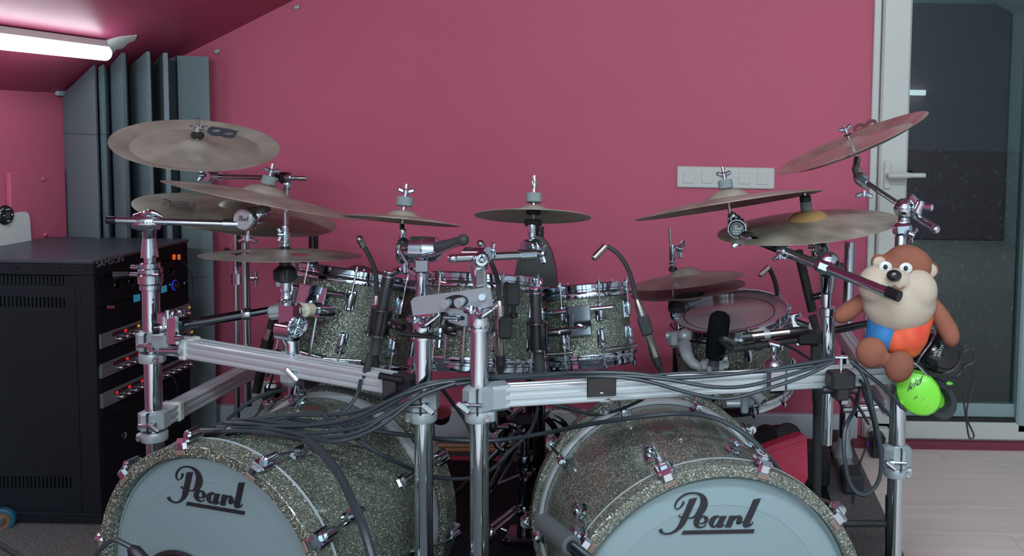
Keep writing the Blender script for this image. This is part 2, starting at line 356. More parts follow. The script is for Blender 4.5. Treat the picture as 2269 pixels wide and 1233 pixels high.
# garden outside
gd = struct('outdoor_ground', MB().box((9, 6, .1), c=(2.5, 6.8, -.25), ch=.01), mat('dark_paving', (.05, .055, .05), .8))
tr = thing('garden_hedge', 'dark green hedge standing outside behind the glass door', 'hedge', (2, 5.6, -.2))
hb = MB()
for i in range(6500):
    x, z = random.uniform(.2, 4.5), random.uniform(-.1, 1.05+.15*math.sin(i)); y = 5.3+random.uniform(0, .5)
    mm = M.Translation((x, y, z)) @ Euler((random.uniform(0, 6), random.uniform(0, 6), random.uniform(0, 6))).to_matrix().to_4x4()
    l = random.uniform(.012, .026); hb.add([mm @ V(q) for q in ((-l, 0, 0), (0, l*.5, .005), (l, 0, 0), (0, -l*.5, .005))], [(0, 1, 2, 3)])
o = obj('foliage', hb, HEDGE, tr, kind='stuff')
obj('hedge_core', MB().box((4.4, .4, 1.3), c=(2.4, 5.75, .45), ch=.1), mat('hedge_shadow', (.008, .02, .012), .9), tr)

# ------------------------------------------------------------ tube lamp on the sloping ceiling
nC = V((.51, 0, -1)).normalized()      # out of the ceiling, into the room
def CE(px, py, off=0.0):
    o = V((XL, 0, 1.325)); return onplane(px, py, o+nC*off, nC)
A, B = CE(-20, 93, .035), CE(245, 108, .035); B = V((A.x*.5+B.x*.5, B.y, 0)); A = V((B.x, B.y-1.5, 0)); A.z = B.z = ceilz(B.x)-.04
t = thing('tube_lamp', 'glowing white tube lamp on the sloping maroon ceiling', 'lamp', (A+B)/2)
fz = frame(A, B-A, nC)
L = (B-A).length
obj('lamp_base', MB().prism([(-.030, -.022), (-.030, .022), (-.006, .022), (-.006, -.022)], L, fz), WHITE, t)
obj('diffuser', MB().lathe([(.001, 0), (.021, .002), (.024, .006), (.024, L-.006), (.021, L-.002), (.001, L)], fz @ M.Translation((.006, 0, 0)), 20), LAMPM, t)
cp = MB(); pc = [CE(x, y, .003) for x, y in ((226, 98), (240, 90), (265, 83), (304, 79), (299, 90), (284, 96), (272, 108), (258, 110), (250, 119), (240, 122), (232, 112))]
cp.add(pc+[q-nC*.004 for q in pc], [tuple(range(11)), tuple(range(11, 22))[::-1]]+[(i, (i+1) % 11, 11+(i+1) % 11, 11+i) for i in range(11)])
obj('ceiling_patch', cp, WHITE2, t, 'white patch on the ceiling at the lamp end')  # flat white outline laid over the sloping ceiling
t = thing('wall_lamp', 'tube lamp on the wall behind the camera, seen in the door glass', 'lamp', (1.9, YF+.1, 1.6))
obj('diffuser', MB().cyl((1.3, YF+.1, 1.62), (2.45, YF+.1, 1.62), .03), LAMPB, t)

# ------------------------------------------------------------ corner foam columns, three blocks high
cols = [((140, 3.27), (148, 3.235), (214, 3.12), (218, 3.15), (219, 3.3)),
        ((219, 3.3), (222, 3.17), (232, 3.16), (236, 3.17), (246, 3.3)),
        ((246, 3.3), (250, 3.20), (275, 3.14), (283, 3.16), (288, 3.38)),
        ((288, 3.38), (291, 3.30), (330, 3.17), (337, 3.18), (341, 3.42)),
        ((341, 3.42), (350, 3.38), (366, 3.22), (376, 3.22), (379, 3.43)),
        ((379, 3.43), (393, 3.41), (397, 3.36), (405, 3.37), (466, 3.40), (466, 3.485))]
words6 = ['wide flat grey foam column nearest the left wall', 'narrow grey foam ridge beside the wide flat left one', 'grey foam wedge column, third from the left wall', 'broad grey foam wedge column in the middle of the corner', 'thin grey foam ridge next to a deep dark groove', 'flat grey foam column against the back wall, rightmost']
for ci, cs in enumerate(cols):
    pl = [P(x, 300, y) for x, y in cs]; back = [V((min(p.x*1.0, 9)-.0, p.y+.0, 0)) for p in pl]
    c0, c1 = pl[0], pl[-1]
    poly = [(p.x, p.y) for p in pl]+[(c1.x-.02, min(c1.y+.05, YB-.003)), (max(c0.x-.02, XL+.003), min(c0.y+.06, YB-.003))]
    tt = thing('foam_column', words6[ci], 'acoustic foam', (pl[2].x, pl[2].y, 0), 'grey foam columns in the corner')
    for (z0, z1) in ((.03, .6395), (.641, 1.1795), (1.181, None)):
        n = len(poly); ar = sum(poly[i][0]*poly[(i+1) % n][1]-poly[(i+1) % n][0]*poly[i][1] for i in range(n)); pp = poly if ar > 0 else poly[::-1]
        tops = [(z1 if z1 else min(ceilz(x)-.012, 1.472)) for x, y in pp]
        mb = MB().add([V((x, y, z0)) for x, y in pp]+[V((x, y, tz)) for (x, y), tz in zip(pp, tops)], [tuple(range(n))[::-1], tuple(range(n, 2*n))]+[(i, (i+1) % n, n+(i+1) % n, n+i) for i in range(n)])
        obj('foam_block', mb, FOAM, tt, sharp=25)

# ------------------------------------------------------------ equipment cabinet at the left
RX1 = P(205, 578, 2.64).x; RX0 = RX1-.485; RY0 = 2.64; RY1 = 3.145
RZ1 = P(205, 578, 2.64).z; RZ0 = P(205, 1160, 2.64).z
t = thing('equipment_cabinet', 'black wheeled equipment cabinet with lit rack units, left of the drums', 'cabinet', ((RX0+RX1)/2, (RY0+RY1)/2, 0))
cw = RX1-RX0
obj('top_panel', MB().box((cw, RY1-RY0, .012), c=((RX0+RX1)/2, (RY0+RY1)/2, RZ1-.006), ch=.003), RACKTOP, t)
obj('base', MB().box((cw, RY1-RY0, .03), c=((RX0+RX1)/2, (RY0+RY1)/2, RZ0+.015), ch=.002), RACKM, t)
obj('back_panel', MB().box((.01, RY1-RY0-.01, RZ1-RZ0-.05), c=(RX0+.006, (RY0+RY1)/2, (RZ0+RZ1)/2), ch=.002), RACKM, t)
obj('far_side_panel', MB().box((cw-.02, .012, RZ1-RZ0-.05), c=((RX0+RX1)/2, RY1-.008, (RZ0+RZ1)/2), ch=.002), RACKM, t)
# near side: frame with slotted panel
ys = RY0+.006
def side(nm, x0, x1, z0, z1, m_=RACKM, d=.012, yo=0, par=None): return obj(nm, MB().box((x1-x0, d, z1-z0), c=((x0+x1)/2, ys+yo, (z0+z1)/2), ch=.0015), m_, par or t)
side('top_rail', RX0, RX1, RZ1-.045, RZ1-.0125)
zs = lambda y: P(100, y, RY0).z
side('corner_post', P(168, 700, RY0).x, RX1, RZ0+.031, RZ1-.046)
z_s1t, z_s1b, z_s2t, z_s2b = zs(611), zs(634), zs(660), zs(682); z_s3t, z_s3b = zs(1058), zs(1084)
px1 = P(167, 700, RY0).x
sp = obj('side_panel', MB().box((px1-RX0-.003, .008, RZ1-.047-z_s1t), c=((px1+RX0)/2, ys, (RZ1-.047+z_s1t)/2), ch=.001), RACKM, t)
for (a_, c_) in ((z_s1b, z_s2t), (z_s2b, z_s3t), (z_s3b, RZ0+.031)):
    obj('panel_band', MB().box((px1-RX0-.003, .008, a_-c_), c=((px1+RX0)/2, ys, (a_+c_)/2), ch=.001), RACKM, sp)
xv0 = P(-120, 650, RY0).x; xv1 = P(142, 650, RY0).x
for (zt_, zb_) in ((z_s1t, z_s1b), (z_s2t, z_s2b), (z_s3t, z_s3b)):
    k = 0; x = xv1
    obj('slot_end', MB().box((px1-xv1, .008, zt_-zb_), c=((px1+xv1)/2, ys, (zt_+zb_)/2), ch=.0005), RACKM, sp)
    while x > RX0+.02:
        obj('vent_bar', MB().box((.0062, .008, zt_-zb_), c=(x-.0088, ys, (zt_+zb_)/2), ch=.0012), RACKM, sp); x -= .0118
obj('inner_shelf', MB().box((cw-.05, RY1-RY0-.04, .01), c=((RX0+RX1)/2-.02, (RY0+RY1)/2, RZ1-.09), ch=.002), WHITE2, t, 'pale inner tray seen through the slots')
for x in (36, 130, 170, 192): q = P(x, 592, RY0); obj('bolt', MB().lathe([(.0045, 0), (.0045, .002), (.003, .004), (.0001, .004)], frame((q.x, RY0, q.z), (0, -1, 0)), 10), BLACKG, t)
q = P(178, 663, RY0); obj('lock_slot', MB().box((.0022, .003, .030), c=(q.x, RY0-.0, q.z), ch=.0005), BLACKG, t)
for (x, y) in ((RX1-.05, RY0+.05), (RX0+.06, RY0+.05), (RX1-.05, RY1-.05), (RX0+.06, RY1-.05)):
    w_ = obj('caster', MB().box((.03, .03, RZ0-.055), c=(x, y, (RZ0+.075)/2), ch=.004), BLACKP, t)
wc = P(18, 1180, RY0-.0)
def caster(cc):
    w_ = obj('caster_wheel', MB().lathe([(.012, -.012), (.031, -.013), (.0355, -.008), (.0355, .008), (.031, .013), (.012, .012)], frame(cc, (.35, -1, 0)), 28), mat('blue_tyre', (.015, .10, .17), .5), t)
    obj('wheel_ring', MB().lathe([(.014, .0), (.025, .002), (.025, -.002)], frame(cc+V((.35, -1, 0)).normalized()*.013, (.35, -1, 0)), 24), mat('orange_ring', (.20, .09, .04), .5), w_)
    obj('hub', MB().lathe([(.016, 0), (.013, .006), (.001, .008)], frame(cc+V((.35, -1, 0)).normalized()*.014, (.35, -1, 0)), 16), CHROME2, w_)
caster(V((wc.x, RY0-.022, .0365))); caster(V((RX1-.02, RY1-.05, .048))); 
# front: posts and rack units, front plane x = RX1
XFp = RX1
def fbox(nm, y0, y1, z0, z1, m_, x1=0.0, d=.01, par=None, lab=None, ch=.001): return obj(nm, MB().box((d, y1-y0, z1-z0), c=(XFp+x1-d/2, (y0+y1)/2, (z0+z1)/2), ch=ch), m_, par or t, lab)
fbox('front_lintel', RY0+.013, RY1-.012, RZ1-.055, RZ1-.0125, RACKF)
fbox('rack_rail', RY0+.013, RY0+.035, RZ0+.031, RZ1-.056, RACKM, -.003)
fbox('rack_rail', RY1-.035, RY1-.013, RZ0+.031, RZ1-.056, RACKM, -.003)
nz = 17
for k in range(nz*2): obj('rail_hole', MB().cyl((XFp-.0035, RY0+.024, RZ0+.05+k*.0215), (XFp-.0022, RY0+.024, RZ0+.05+k*.0215), .0026, seg=8), STEEL, t) if k < 16 else None
def FY(px):    # y on the front plane for a given image x
    d = ray(px, 700); return d.y*(XFp/d.x)
def FZ(px, py): return onplane(px, py, V((XFp, 0, 0)), V((1, 0, 0)))
# lettering on the lintel
q = FZ(244, 581)
fm = frame(V((XFp+.0006, q.y, q.z+.001)), (1, 0, 0), (0, 1, 0))
obj('lettering', text_mb('SAMSON', fm, .026, sx=1.25), mat('grey_letters', (.17, .19, .20), .5), t, 'grey letters SAMSON')
zu = [(FZ(222, y)).z for y in (741, 807.5, 875)]
uh = .044
y0, y1 = RY0+.016, RY1-.016
def unit(nm, zt, hh, m_, xo=0.0, lab=None): return fbox(nm, y0, y1, zt-hh, zt, m_, xo, .012, None, lab)
top_free = RZ1-.058
u = unit('power_unit', top_free, .088, RACKF, .002, 'black blank-faced unit with two orange rocker switches')
for px in (383, 394):
    q = FZ(px, 570); obj('rocker_switch', MB().box((.006, .013, .018), c=(XFp+.004, q.y, q.z), ch=.002), LEDO, u, 'glowing orange rocker')
for k in range(5): q = y0+.09+k*.07; obj('socket', MB().lathe([(.001, 0), (.012, 0), (.015, .003), (.017, 0)], frame((XFp+.0025, q, top_free-.035), (1, 0, 0)), 16), BLACKG, u)
u2 = unit('interface_unit', top_free-.091, .175, RACKF, .002, 'black unit with small blue screens and a violet lit dial')
for (px, py, w_, h_) in ((301, 661, .030, .022), (295, 661, .004, .022), (314, 660, .006, .022), (361, 641, .030, .022)):
    q = FZ(px, py); obj('screen', MB().box((.003, w_, h_), c=(XFp+.0035, q.y, q.z), ch=.0006), LEDB, u2, 'small blue screen')
for px, py in ((374, 631), (406, 628)):
    q = FZ(px, py); obj('indicator', MB().ell((XFp+.004, q.y, q.z), (.002, .004, .004), seg=10, rings=6), LEDB, u2)
q = FZ(384, 632); kk = MB()
kk.tube([V((XFp+.006, q.y-.017*math.sin(a), q.z+.017*math.cos(a))) for a in [R(-30+i*12) for i in range(18)]], .0014, 6)
obj('dial_ring', kk, LEDV, u2, 'violet lit ring'); cylo('dial', (XFp+.002, q.y, q.z), (XFp+.016, q.y, q.z), .013, BLACKP, u2)
for k, px in enumerate((235, 241, 247)): q = FZ(px, 681); obj('jack', MB().lathe([(.001, 0), (.005, 0), (.006, .003)], frame((XFp+.003, q.y, q.z), (1, 0, 0)), 12), STEEL, u2)
reds = [[(272, 730), (376, 690)], [(303, 784), (276, 795)], [(253, 873), (281, 859), (309, 846)]]
yels = [[(301, 719), (398, 684), (414, 682)], [(421, 796)], []]
for i, z in enumerate(zu):
    u = unit('preamp_unit', z, uh, mat('dark_steel_face', (.16, .18, .20), .5, .3), .006, ['silver faced unit with knobs and one lit row, topmost of three', 'silver faced knob unit, middle of the three', 'silver faced knob unit, lowest of the three'][i])
    obj('display_strip', MB().box((.002, (y1-y0)*.82, .012), c=(XFp+.0065, (y0+y1)/2+.012, z-.013), ch=.0004), BLACKG, u)
    for k in range(12):
        yk = y0+.075+k*.034
        o = obj('knob', MB().lathe([(.0075, 0), (.0070, .014), (.0055, .016), (.0001, .016)], frame((XFp+.006, yk, z-.030), (1, 0, 0)), 12), CHROME2 if k % 3 else STEEL, u)
    for k in range(8):
        yk = y0+.06+k*.052
        for j in range(3): obj('led', MB().box((.0015, .004, .004), c=(XFp+.0075, yk+.008+j*.009, z-.013), ch=.0004), DARKRED, u)
    for lst, mm, nm in ((reds[i], LEDR, 'glowing red light'), (yels[i], LEDY, 'glowing yellow light')):
        for px, py in lst:
            q = FZ(px, py); obj('indicator', MB().box((.003, .011, .008), c=(XFp+.009, q.y, z-.013), ch=.001), mm, u, nm)
    fbox('blank_panel', y0, y1, z-.088, z-.046, RACKF, .001, .008)
lu = fbox('lower_unit', y0, y1, RZ0+.035, zu[2]-.092, RACKF, .0, .008, None, 'black connector panel')
for r_ in range(2):
    for k in range(5): obj('connector', MB().lathe([(.001, 0), (.007, 0), (.008, .004), (.011, .004), (.011, 0)], frame((XFp+.0005, y0+.10+k*.075, RZ0+.09+r_*.14), (1, 0, 0)), 14), STEEL, lu)
# plug and tag lead at the cabinet front
q = FZ(243, 612); r2 = FZ(272, 620); q.x += .01
t2 = thing('power_lead', 'black power lead with a white tag plugged into the cabinet front', 'cable', q)
obj('plug', MB().cyl(q, q+V((.035, .02, .002)), .014, .009), BLACKP, t2)
e1, e2 = FZ(292, 660), FZ(300, 722)
obj('lead', MB().tube([q+V((.03, .02, .002)), FZ(262, 610)+V((.05, 0, 0)), FZ(282, 630)+V((.05, 0, 0)), FZ(293, 665)+V((.035, 0, 0)), e2+V((.02, 0, 0))], .003, 8, 8), CABLE, t2)
q = FZ(278, 616)+V((.05, 0, 0)); obj('tag', MB().box((.002, .022, .030), M.Translation(q) @ M.Rotation(R(-35), 4, 'X'), ch=.0005), TAPE, t2, 'white tag')
p0 = FZ(388, 578); cb = MB().tube([p0+V((.02, 0, 0)), FZ(400, 592)+V((.025, 0, 0)), FZ(414, 620)+V((.02, 0, 0)), FZ(418, 670)+V((.015, 0, 0))], .0018, 6, 8)
obj('thin_lead', cb, CABLE, None, 'thin black lead hanging at the far edge of the cabinet front', None, 'cable')
for k, (a_, c_, e_) in enumerate((((365, 830), (372, 855), (380, 890)), ((417, 810), (414, 840), (423, 865)))):
    obj('thin_lead', MB().tube([FZ(*a_)+V((.02, 0, 0)), FZ(*c_)+V((.03, 0, 0)), FZ(*e_)+V((.02, 0, 0))], .0016, 6, 8), CABLE, None, ['thin dark lead looping under the lowest lit unit', 'thin dark lead near the cabinet right edge by a yellow light'][k], None, 'cable')
# white appliance with oval control
q0, q1 = LW(0, 555), LW(78, 540)
ya, yb_ = 2.42, P(66, 470, 2.75).y
XW = XL+.035
def WP(px, py): return onplane(px, py, V((XW, 0, 0)), V((1, 0, 0)))
wr = WP(66, 468); wt = wr.z
t = thing('white_appliance', 'white rounded appliance with a black oval control, behind the cabinet', 'appliance', (XW, wr.y-.35, 0))
poly = [(-.70, 0.0), (0.03, 0.0), (.0, wt-.03), (-.006, wt-.008), (-.02, wt), (-.70, wt)]
obj('housing', MB().prism(poly, .031, frame((XW-.031, wr.y, 0), (1, 0, 0), (0, 1, 0))), WHITE2, t, sharp=50)
q = WP(11, 477); d_ = obj('control', MB().lathe([(.001, .010), (.026, .010), (.030, .007), (.033, 0)], frame((XW, q.y, q.z), (1, 0, 0)) @ M.Diagonal((1.0, 1.0, 1, 1)), 32), BLACKG, t, 'black oval control')
obj('display', MB().box((.002, .018, .022), c=(XW+.0105, q.y, q.z), ch=.0005), mat('dim_display', (.06, .04, .05), .4), d_)
for dy, dz, wy_, wz in ((0, .019, .018, .003), (.017, .0, .005, .005), (-.017, 0, .005, .004), (.001, -.019, .012, .003)): obj('mark', MB().box((.002, wy_, wz), c=(XW+.0105, q.y+dy, q.z+dz), ch=.0005), WHITE, d_)

# ------------------------------------------------------------ kick drums
def P3(px, py, Y): return P(px, py, Y)
GL = {   # script lettering traced as outlines ('poly') and pen strokes ('pen': x, y, width)
 'poly': [[(685,325),(832,300),(770,440),(700,590),(650,705),(600,800),(520,895),(430,960),(330,1005),(220,1017),(130,995),(95,960),(85,930),(150,903),(155,940),(185,980),(250,992),(320,978),(400,925),(460,850),(500,760),(530,690),(590,560),(640,440)],
  [(470,655),(495,632),(515,665),(560,672),(550,697),(500,682)],
  [(1300,658),(1410,655),(1335,800),(1328,836),(1362,812),(1372,826),(1310,875),(1240,885),(1205,862),(1215,810),(1262,720)],
  [(1470,652),(1592,650),(1490,875),(1375,875)],
  [(1935,335),(2075,312),(1970,550),(1860,790),(1862,824),(1898,800),(1922,765),(1930,785),(1880,845),(1810,873),(1750,875),(1722,840),(1735,770),(1830,580)],
  [(570,942),(1955,915),(1932,985),(528,1012)]],
 'pen': [[(572,368,34),(556,420,36),(510,482,18),(440,518,14),(405,488,20),(408,432,30),(450,352,30),(530,277,28),(620,227,28),(720,206,26),(820,210,32),(905,245,66),(955,310,116),(970,400,140),(945,490,142),(885,585,120),(815,650,62),(735,688,22),(650,697,12)],
  [(865,802,16),(950,795,24),(1008,760,60),(1010,700,82),(975,664,28),(915,668,40),(850,715,86),(815,785,108),(832,845,74),(890,876,28),(960,862,18),(1012,826,16)],
  [(1292,688,18),(1245,660,28),(1180,685,64),(1125,745,94),(1112,810,92),(1140,862,40),(1185,855,24),(1232,800,18)],
  [(1555,725,16),(1605,676,34),(1665,662,40),(1682,700,76),(1652,755,92),(1625,788,60),(1672,788,26),(1726,762,12)]]}
def pen_poly(st):
    pts = [V((x, y, 0)) for x, y, w in st]; sp = spline(pts, 4); ws = spline([V((w, 0, 0)) for x, y, w in st], 4)
    return [(p.x, p.y) for p in sp], [w.x for w in ws]
def logo_mb(mapf, lift):      # mapf turns the traced (x, y) into a point; lift is the outward normal times height
    mb = MB()
    def slab(front):
        n = len(front); back = [q-lift for q in front]
        mb.add([q+lift for q in front]+back, [tuple(range(n)), tuple(range(n, 2*n))[::-1]]+[(i, (i+1) % n, n+(i+1) % n, n+i) for i in range(n)])
    for k, pl in enumerate(GL['poly']): slab([mapf(*q)+lift*.02*k for q in pl])
    for k, st in enumerate(GL['pen']):
        c, w = pen_poly(st); n = len(c); L_, R_ = [], []
        for i in range(n):
            dx, dy = c[min(i+1, n-1)][0]-c[max(i-1, 0)][0], c[min(i+1, n-1)][1]-c[max(i-1, 0)][1]; l = math.hypot(dx, dy) or 1
            nx, ny = -dy/l*w[i]/2, dx/l*w[i]/2
            L_.append(mapf(c[i][0]+nx, c[i][1]+ny)+lift*.01*k); R_.append(mapf(c[i][0]-nx, c[i][1]-ny)+lift*.01*k)
        n0 = len(mb.v); mb.v += [q+lift for q in L_]+[q+lift for q in R_]+[q-lift for q in L_]+[q-lift for q in R_]
        for i in range(n-1):
            mb.f += [(n0+i, n0+i+1, n0+n+i+1, n0+n+i), (n0+2*n+i, n0+3*n+i, n0+3*n+i+1, n0+2*n+i+1), (n0+i, n0+2*n+i, n0+2*n+i+1, n0+i+1), (n0+n+i, n0+n+i+1, n0+3*n+i+1, n0+3*n+i)]
    return mb
def pol(Mx, r, a, z): return Mx @ V((r*math.cos(a), r*math.sin(a), z))
def kick(nm, label, center, yaw, tiltup, ro, L, logo, angs, backangs):
    n = V((-math.sin(yaw)*math.cos(tiltup), -math.cos(yaw)*math.cos(tiltup), math.sin(tiltup)))
    F = frame(center, n, (math.cos(yaw), -math.sin(yaw), 0))
    t = thing(nm, label, 'drum', (center.x, center.y+L/2, 0))
    ri = ro-.026
    obj('shell', MB().lathe([(ri+.001, -.045), (ri+.001, -L+.045), (ri-.006, -L+.045), (ri-.006, -.045)], F, 96, close=True), GLIT, t)
    def hoop(z0, z1): return obj('hoop', MB().lathe([(ri+.003, z0), (ri+.004, z0+.002), (ro-.002, z0+.002), (ro, z0), (ro, z1), (ro-.003, z1-.002), (ri+.004, z1-.002), (ri+.003, z1)], F, 96, close=True), GLIT2, t)
    hoop(0, -.040); hoop(-L+.040, -L)
    obj('inlay_ring', MB().lathe([(ro-.008, -.0405), (ro+.0006, -.0405), (ro+.0006, -.0455), (ro-.008, -.0455)], F, 96, close=True), INLAY, t, 'pale inlay line')
    obj('metal_ring', MB().lathe([(ri+.002, -L+.075), (ri+.010, -L+.075), (ri+.013, -L+.068), (ri+.013, -L+.060), (ri+.008, -L+.055), (ri+.008, -L+.047), (ri+.002, -L+.044)], F, 96, close=True), ALU, t, 'bright metal ring at the back edge')
    obj('front_head', MB().lathe([(.0001, -.013), (ro*.55, -.0135), (ri-.010, -.016), (ri-.002, -.022), (ri+.002, -.022), (ri+.002, -.026), (.0001, -.026)], F, 96), HEADM, t)
    obj('muffle_ring', MB().lathe([(ri*.80, -.0150), (ri*.803, -.01415), (ri-.014, -.0156), (ri-.014, -.0164)], F, 96, close=True), mat('muffle_ring_print', (.212, .298, .322), .5), t, 'slightly paler outer band of the head')
    obj('back_head', MB().lathe([(.0001, -L+.018), (ri, -L+.022), (ri, -L+.026), (.0001, -L+.026)], F, 64), HEADM, t)
    obj('logo', logo, LOGO, t, 'black script lettering Pearl, underlined')
    def clawset(a, z_claw, z_lug, sgn):
        a = R(a); ax = F.to_3x3() @ V((math.cos(a), math.sin(a), 0)); zz = F.to_3x3() @ V((0, 0, 1)); tx = zz.cross(ax)
        o0 = pol(F, ro+.004, a, z_claw)
        fr = M((tx, zz*sgn, ax)).transposed().to_4x4(); fr.translation = o0      # x tangential, y toward the hoop face, z outward
        c = obj('claw', MB().box((.034, .042, .012), fr, c=(0, 0, .005), ch=.004).box((.026, .012, .024), fr, c=(0, .021, -.003), ch=.0055).box((.020, .030, .012), fr, c=(0, -.006, .013), ch=.004).lathe([(.010, -.012), (.010, .016), (.007, .019), (.0001, .019)], fr @ M.Translation((0, -.012, .013)) @ M.Rotation(R(-90), 4, 'X'), 14), CHROME, t)
        obj('felt_pad', MB().box((.024, .003, .010), fr, c=(0, .0278, -.016), ch=.001), mat('tan_pad', (.20, .15, .125), .8), c)
        z2 = z_lug-z_claw
        l_ = abs(z2)
        fl = fr.copy(); fl.translation = pol(F, ri, a, z_lug)
        g = obj('lug', MB().box((.026, .050, .010), fl, c=(0, 0, .004), ch=.0045).lathe([(.0001, -.024), (.008, -.022), (.0105, -.012), (.0105, .016), (.008, .022), (.0001, .023)], fl @ M.Translation((0, 0, .018)) @ M.Rotation(R(-90), 4, 'X'), 16).box((.020, .026, .010), fl, c=(0, -.004, .012), ch=.004), CHROME, t)
        pA = fr @ V((0, -.014, .016)); pB = fl @ V((0, .018, .018)); cylo('tension_rod', pA, pB, .0032, STEEL, t, seg=10)
    for a in angs: clawset(a, -.020, -.135 if L < .5 else -.195, 1)
    for a in backangs: clawset(a, -L+.020, -L+.125, -1)
    return t, F, n
# right kick
def ndir(yaw, tl): return V((-math.sin(yaw)*math.cos(tl), -math.cos(yaw)*math.cos(tl), math.sin(tl)))
RYAW, RT = -.249, .060; RN = ndir(RYAW, RT); RC = P(1583.3, 1380.9, 1.653)+RN*.013
def rmap(x, y): return onplane(1450+x/8.808, 1070+y/8.808, RC-RN*.0125, RN)
kr, FR, nR = kick('bass_drum', 'right glitter bass drum of the pair, its lettering level, nearest the glass door', RC, RYAW, RT, .305, .64, logo_mb(rmap, RN*.0012), (0, 36, 72, 108, 144, 180), (0, 36, 72, 108, 144, 180))
# left kick
LYAW, LTT = .307, -.041; LN = ndir(LYAW, LTT); LC = P(473.9, 1291.5, 1.792)+LN*.013
# affine from the traced frame to the left drum's own picture of the same lettering
def aff3(src, dst):
    import numpy as np
    A_ = np.array([[x, y, 1] for x, y in src]); return np.linalg.solve(A_, np.array(dst))
AF = aff3([(550, 975), (1940, 950), (760, 200)], [(445, 872), (1492, 1050), (480, 205)])
def lmap(x, y):
    u = x*AF[0][0]+y*AF[1][0]+AF[2][0]; w = x*AF[0][1]+y*AF[1][1]+AF[2][1]
    return onplane(360+u/8.22, 1010+w/8.22, LC-LN*.0125, LN)
kl, FL, nL = kick('bass_drum', 'left glitter bass drum of the pair, its lettering tilted, beside the black cabinet', LC, LYAW, LTT, .295, .445, logo_mb(lmap, LN*.0012), (27, 63, 99, 135, 171, -9), (27, 63, 99, 135, -9))
pc = onplane(404, 1338, LC-LN*.008, LN)
pr = frame(pc, LN, (1, 0, 0))
obj('port_ring', MB().lathe([(.098, 0), (.100, .006), (.110, .006), (.116, 0)], pr, 64, close=True).lathe([(.0001, -.004), (.099, -.004), (.099, .001), (.0001, .001)], pr, 48), BLACKP, kl, 'black port ring low on the head')
for nm_, Fx, tt, (px, py), Yb, rr in (('badge', FL, kl, (695, 893), 2.05, .030), ('badge', FR, kr, (1474, 918), 1.98, .026)):
    p = P(px, py, Yb); q = Fx.inverted() @ p; a = math.atan2(q.y, q.x); w_ = pol(Fx, (.270 if tt == kl else .280), a, q.z); ax = (w_-pol(Fx, 0, 0, q.z)).normalized()
    b_ = obj('badge', MB().lathe([(rr, 0), (rr, .002), (rr*.9, .003), (.0001, .003)], frame(w_, ax, (1, 0, 0)) @ M.Diagonal((1, .6, 1, 1)), 32), mat('badge_rim', (.10, .16, .17), .35, .6), tt, 'oval badge')
    obj('badge_face', MB().lathe([(rr*.85, .003), (rr*.85, .0036), (.0001, .0036)], frame(w_, ax, (1, 0, 0)) @ M.Diagonal((1, .6, 1, 1)), 32), mat('badge_red', (.13, .06, .055), .5), b_)
p = P(1508, 951, 1.9); q = FR.inverted() @ p; a = math.atan2(q.y, q.x); w_ = pol(FR, .2802, a, q.z)
obj('air_vent', MB().lathe([(.009, 0), (.009, .002), (.005, .003), (.004, 0)], frame(w_, (w_-pol(FR, 0, 0, q.z)).normalized()), 20, close=True), CHROME, kr)

# ------------------------------------------------------------ toms
def axis_n(toward, roll): # toward: lean of the drum top to the camera (deg), roll: right side down (deg)
    return V((math.sin(R(roll)), -math.sin(R(toward)), math.cos(R(toward)))).normalized()
def lug_mb(fl, s=1.0):   # x tangential, y axial, z outward: a slim rounded lug
    mb = MB().lathe([(.0001, -.022*s), (.007*s, -.019*s), (.0085*s, -.006*s), (.0085*s, .010*s), (.0065*s, .018*s), (.0001, .019*s)], fl @ M.Translation((0, 0, .012*s)) @ M.Rotation(R(-90), 4, 'X'), 14)
    mb.box((.022*s, .050*s, .006*s), fl, c=(0, -.002*s, .002*s), ch=.0025*s).box((.014*s, .020*s, .012*s), fl, c=(0, -.018*s, .007*s), ch=.004*s); return mb
def tom(nm, label, top, n, r, h, lugs, hooph=.030, head=True, rods=True, s=1.0):
    F = frame(top, n, (1, 0, 0)); t = thing(nm, label, 'drum', top-n*h)
    obj('shell', MB().lathe([(r, -.012), (r, -h+.012), (r-.006, -h+.012), (r-.006, -.012)], F, 72, close=True), GLIT, t)
    def hoop(z, sg): return obj('hoop', MB().lathe([(r+.001, z), (r+.002, z+sg*.004), (r+.006, z+sg*.004), (r+.0085, z+sg*.001), (r+.0085, z-sg*.010), (r+.0055, z-sg*.012), (r+.0055, z-sg*.016), (r+.011, z-sg*.018), (r+.013, z-sg*.022), (r+.012, z-sg*hooph), (r+.006, z-sg*hooph), (r+.001, z-sg*(hooph-.004))], F, 72, close=True), CHROME, t)
    hoop(.008, 1); hoop(-h-.008, -1)
    obj('batter_head', MB().lathe([(.0001, .0), (r-.004, -.0005), (r+.001, -.003), (r, -.010), (.0001, -.008)], F, 64), HEAD2, t)
    obj('bottom_head', MB().lathe([(.0001, -h), (r, -h), (r, -h+.006), (.0001, -h+.008)], F, 64), HEAD2, t)
    for a in lugs:
        a = R(a); ax = F.to_3x3() @ V((math.cos(a), math.sin(a), 0)); zz = n; tx = zz.cross(ax)
        for zl, sg in ((-.062*s, 1), (-h+.062*s, -1)):
            fl = M((tx*sg, zz*sg, ax)).transposed().to_4x4(); fl.translation = pol(F, r, a, zl)
            obj('lug', lug_mb(fl, s), CHROME, t)
            e = pol(F, r+.0125*s, a, .012 if sg > 0 else -h-.012); cylo('tension_rod', fl @ V((0, .016*s, .012*s)), e, .0026, STEEL, t, seg=8)
            obj('rod_head', MB().lathe([(.0055, -.006), (.0055, .002), (.003, .003), (.003, .008), (.0001, .008)], frame(e, zz*sg, (1, 0, 0)), 8), CHROME, t)
    return t, F
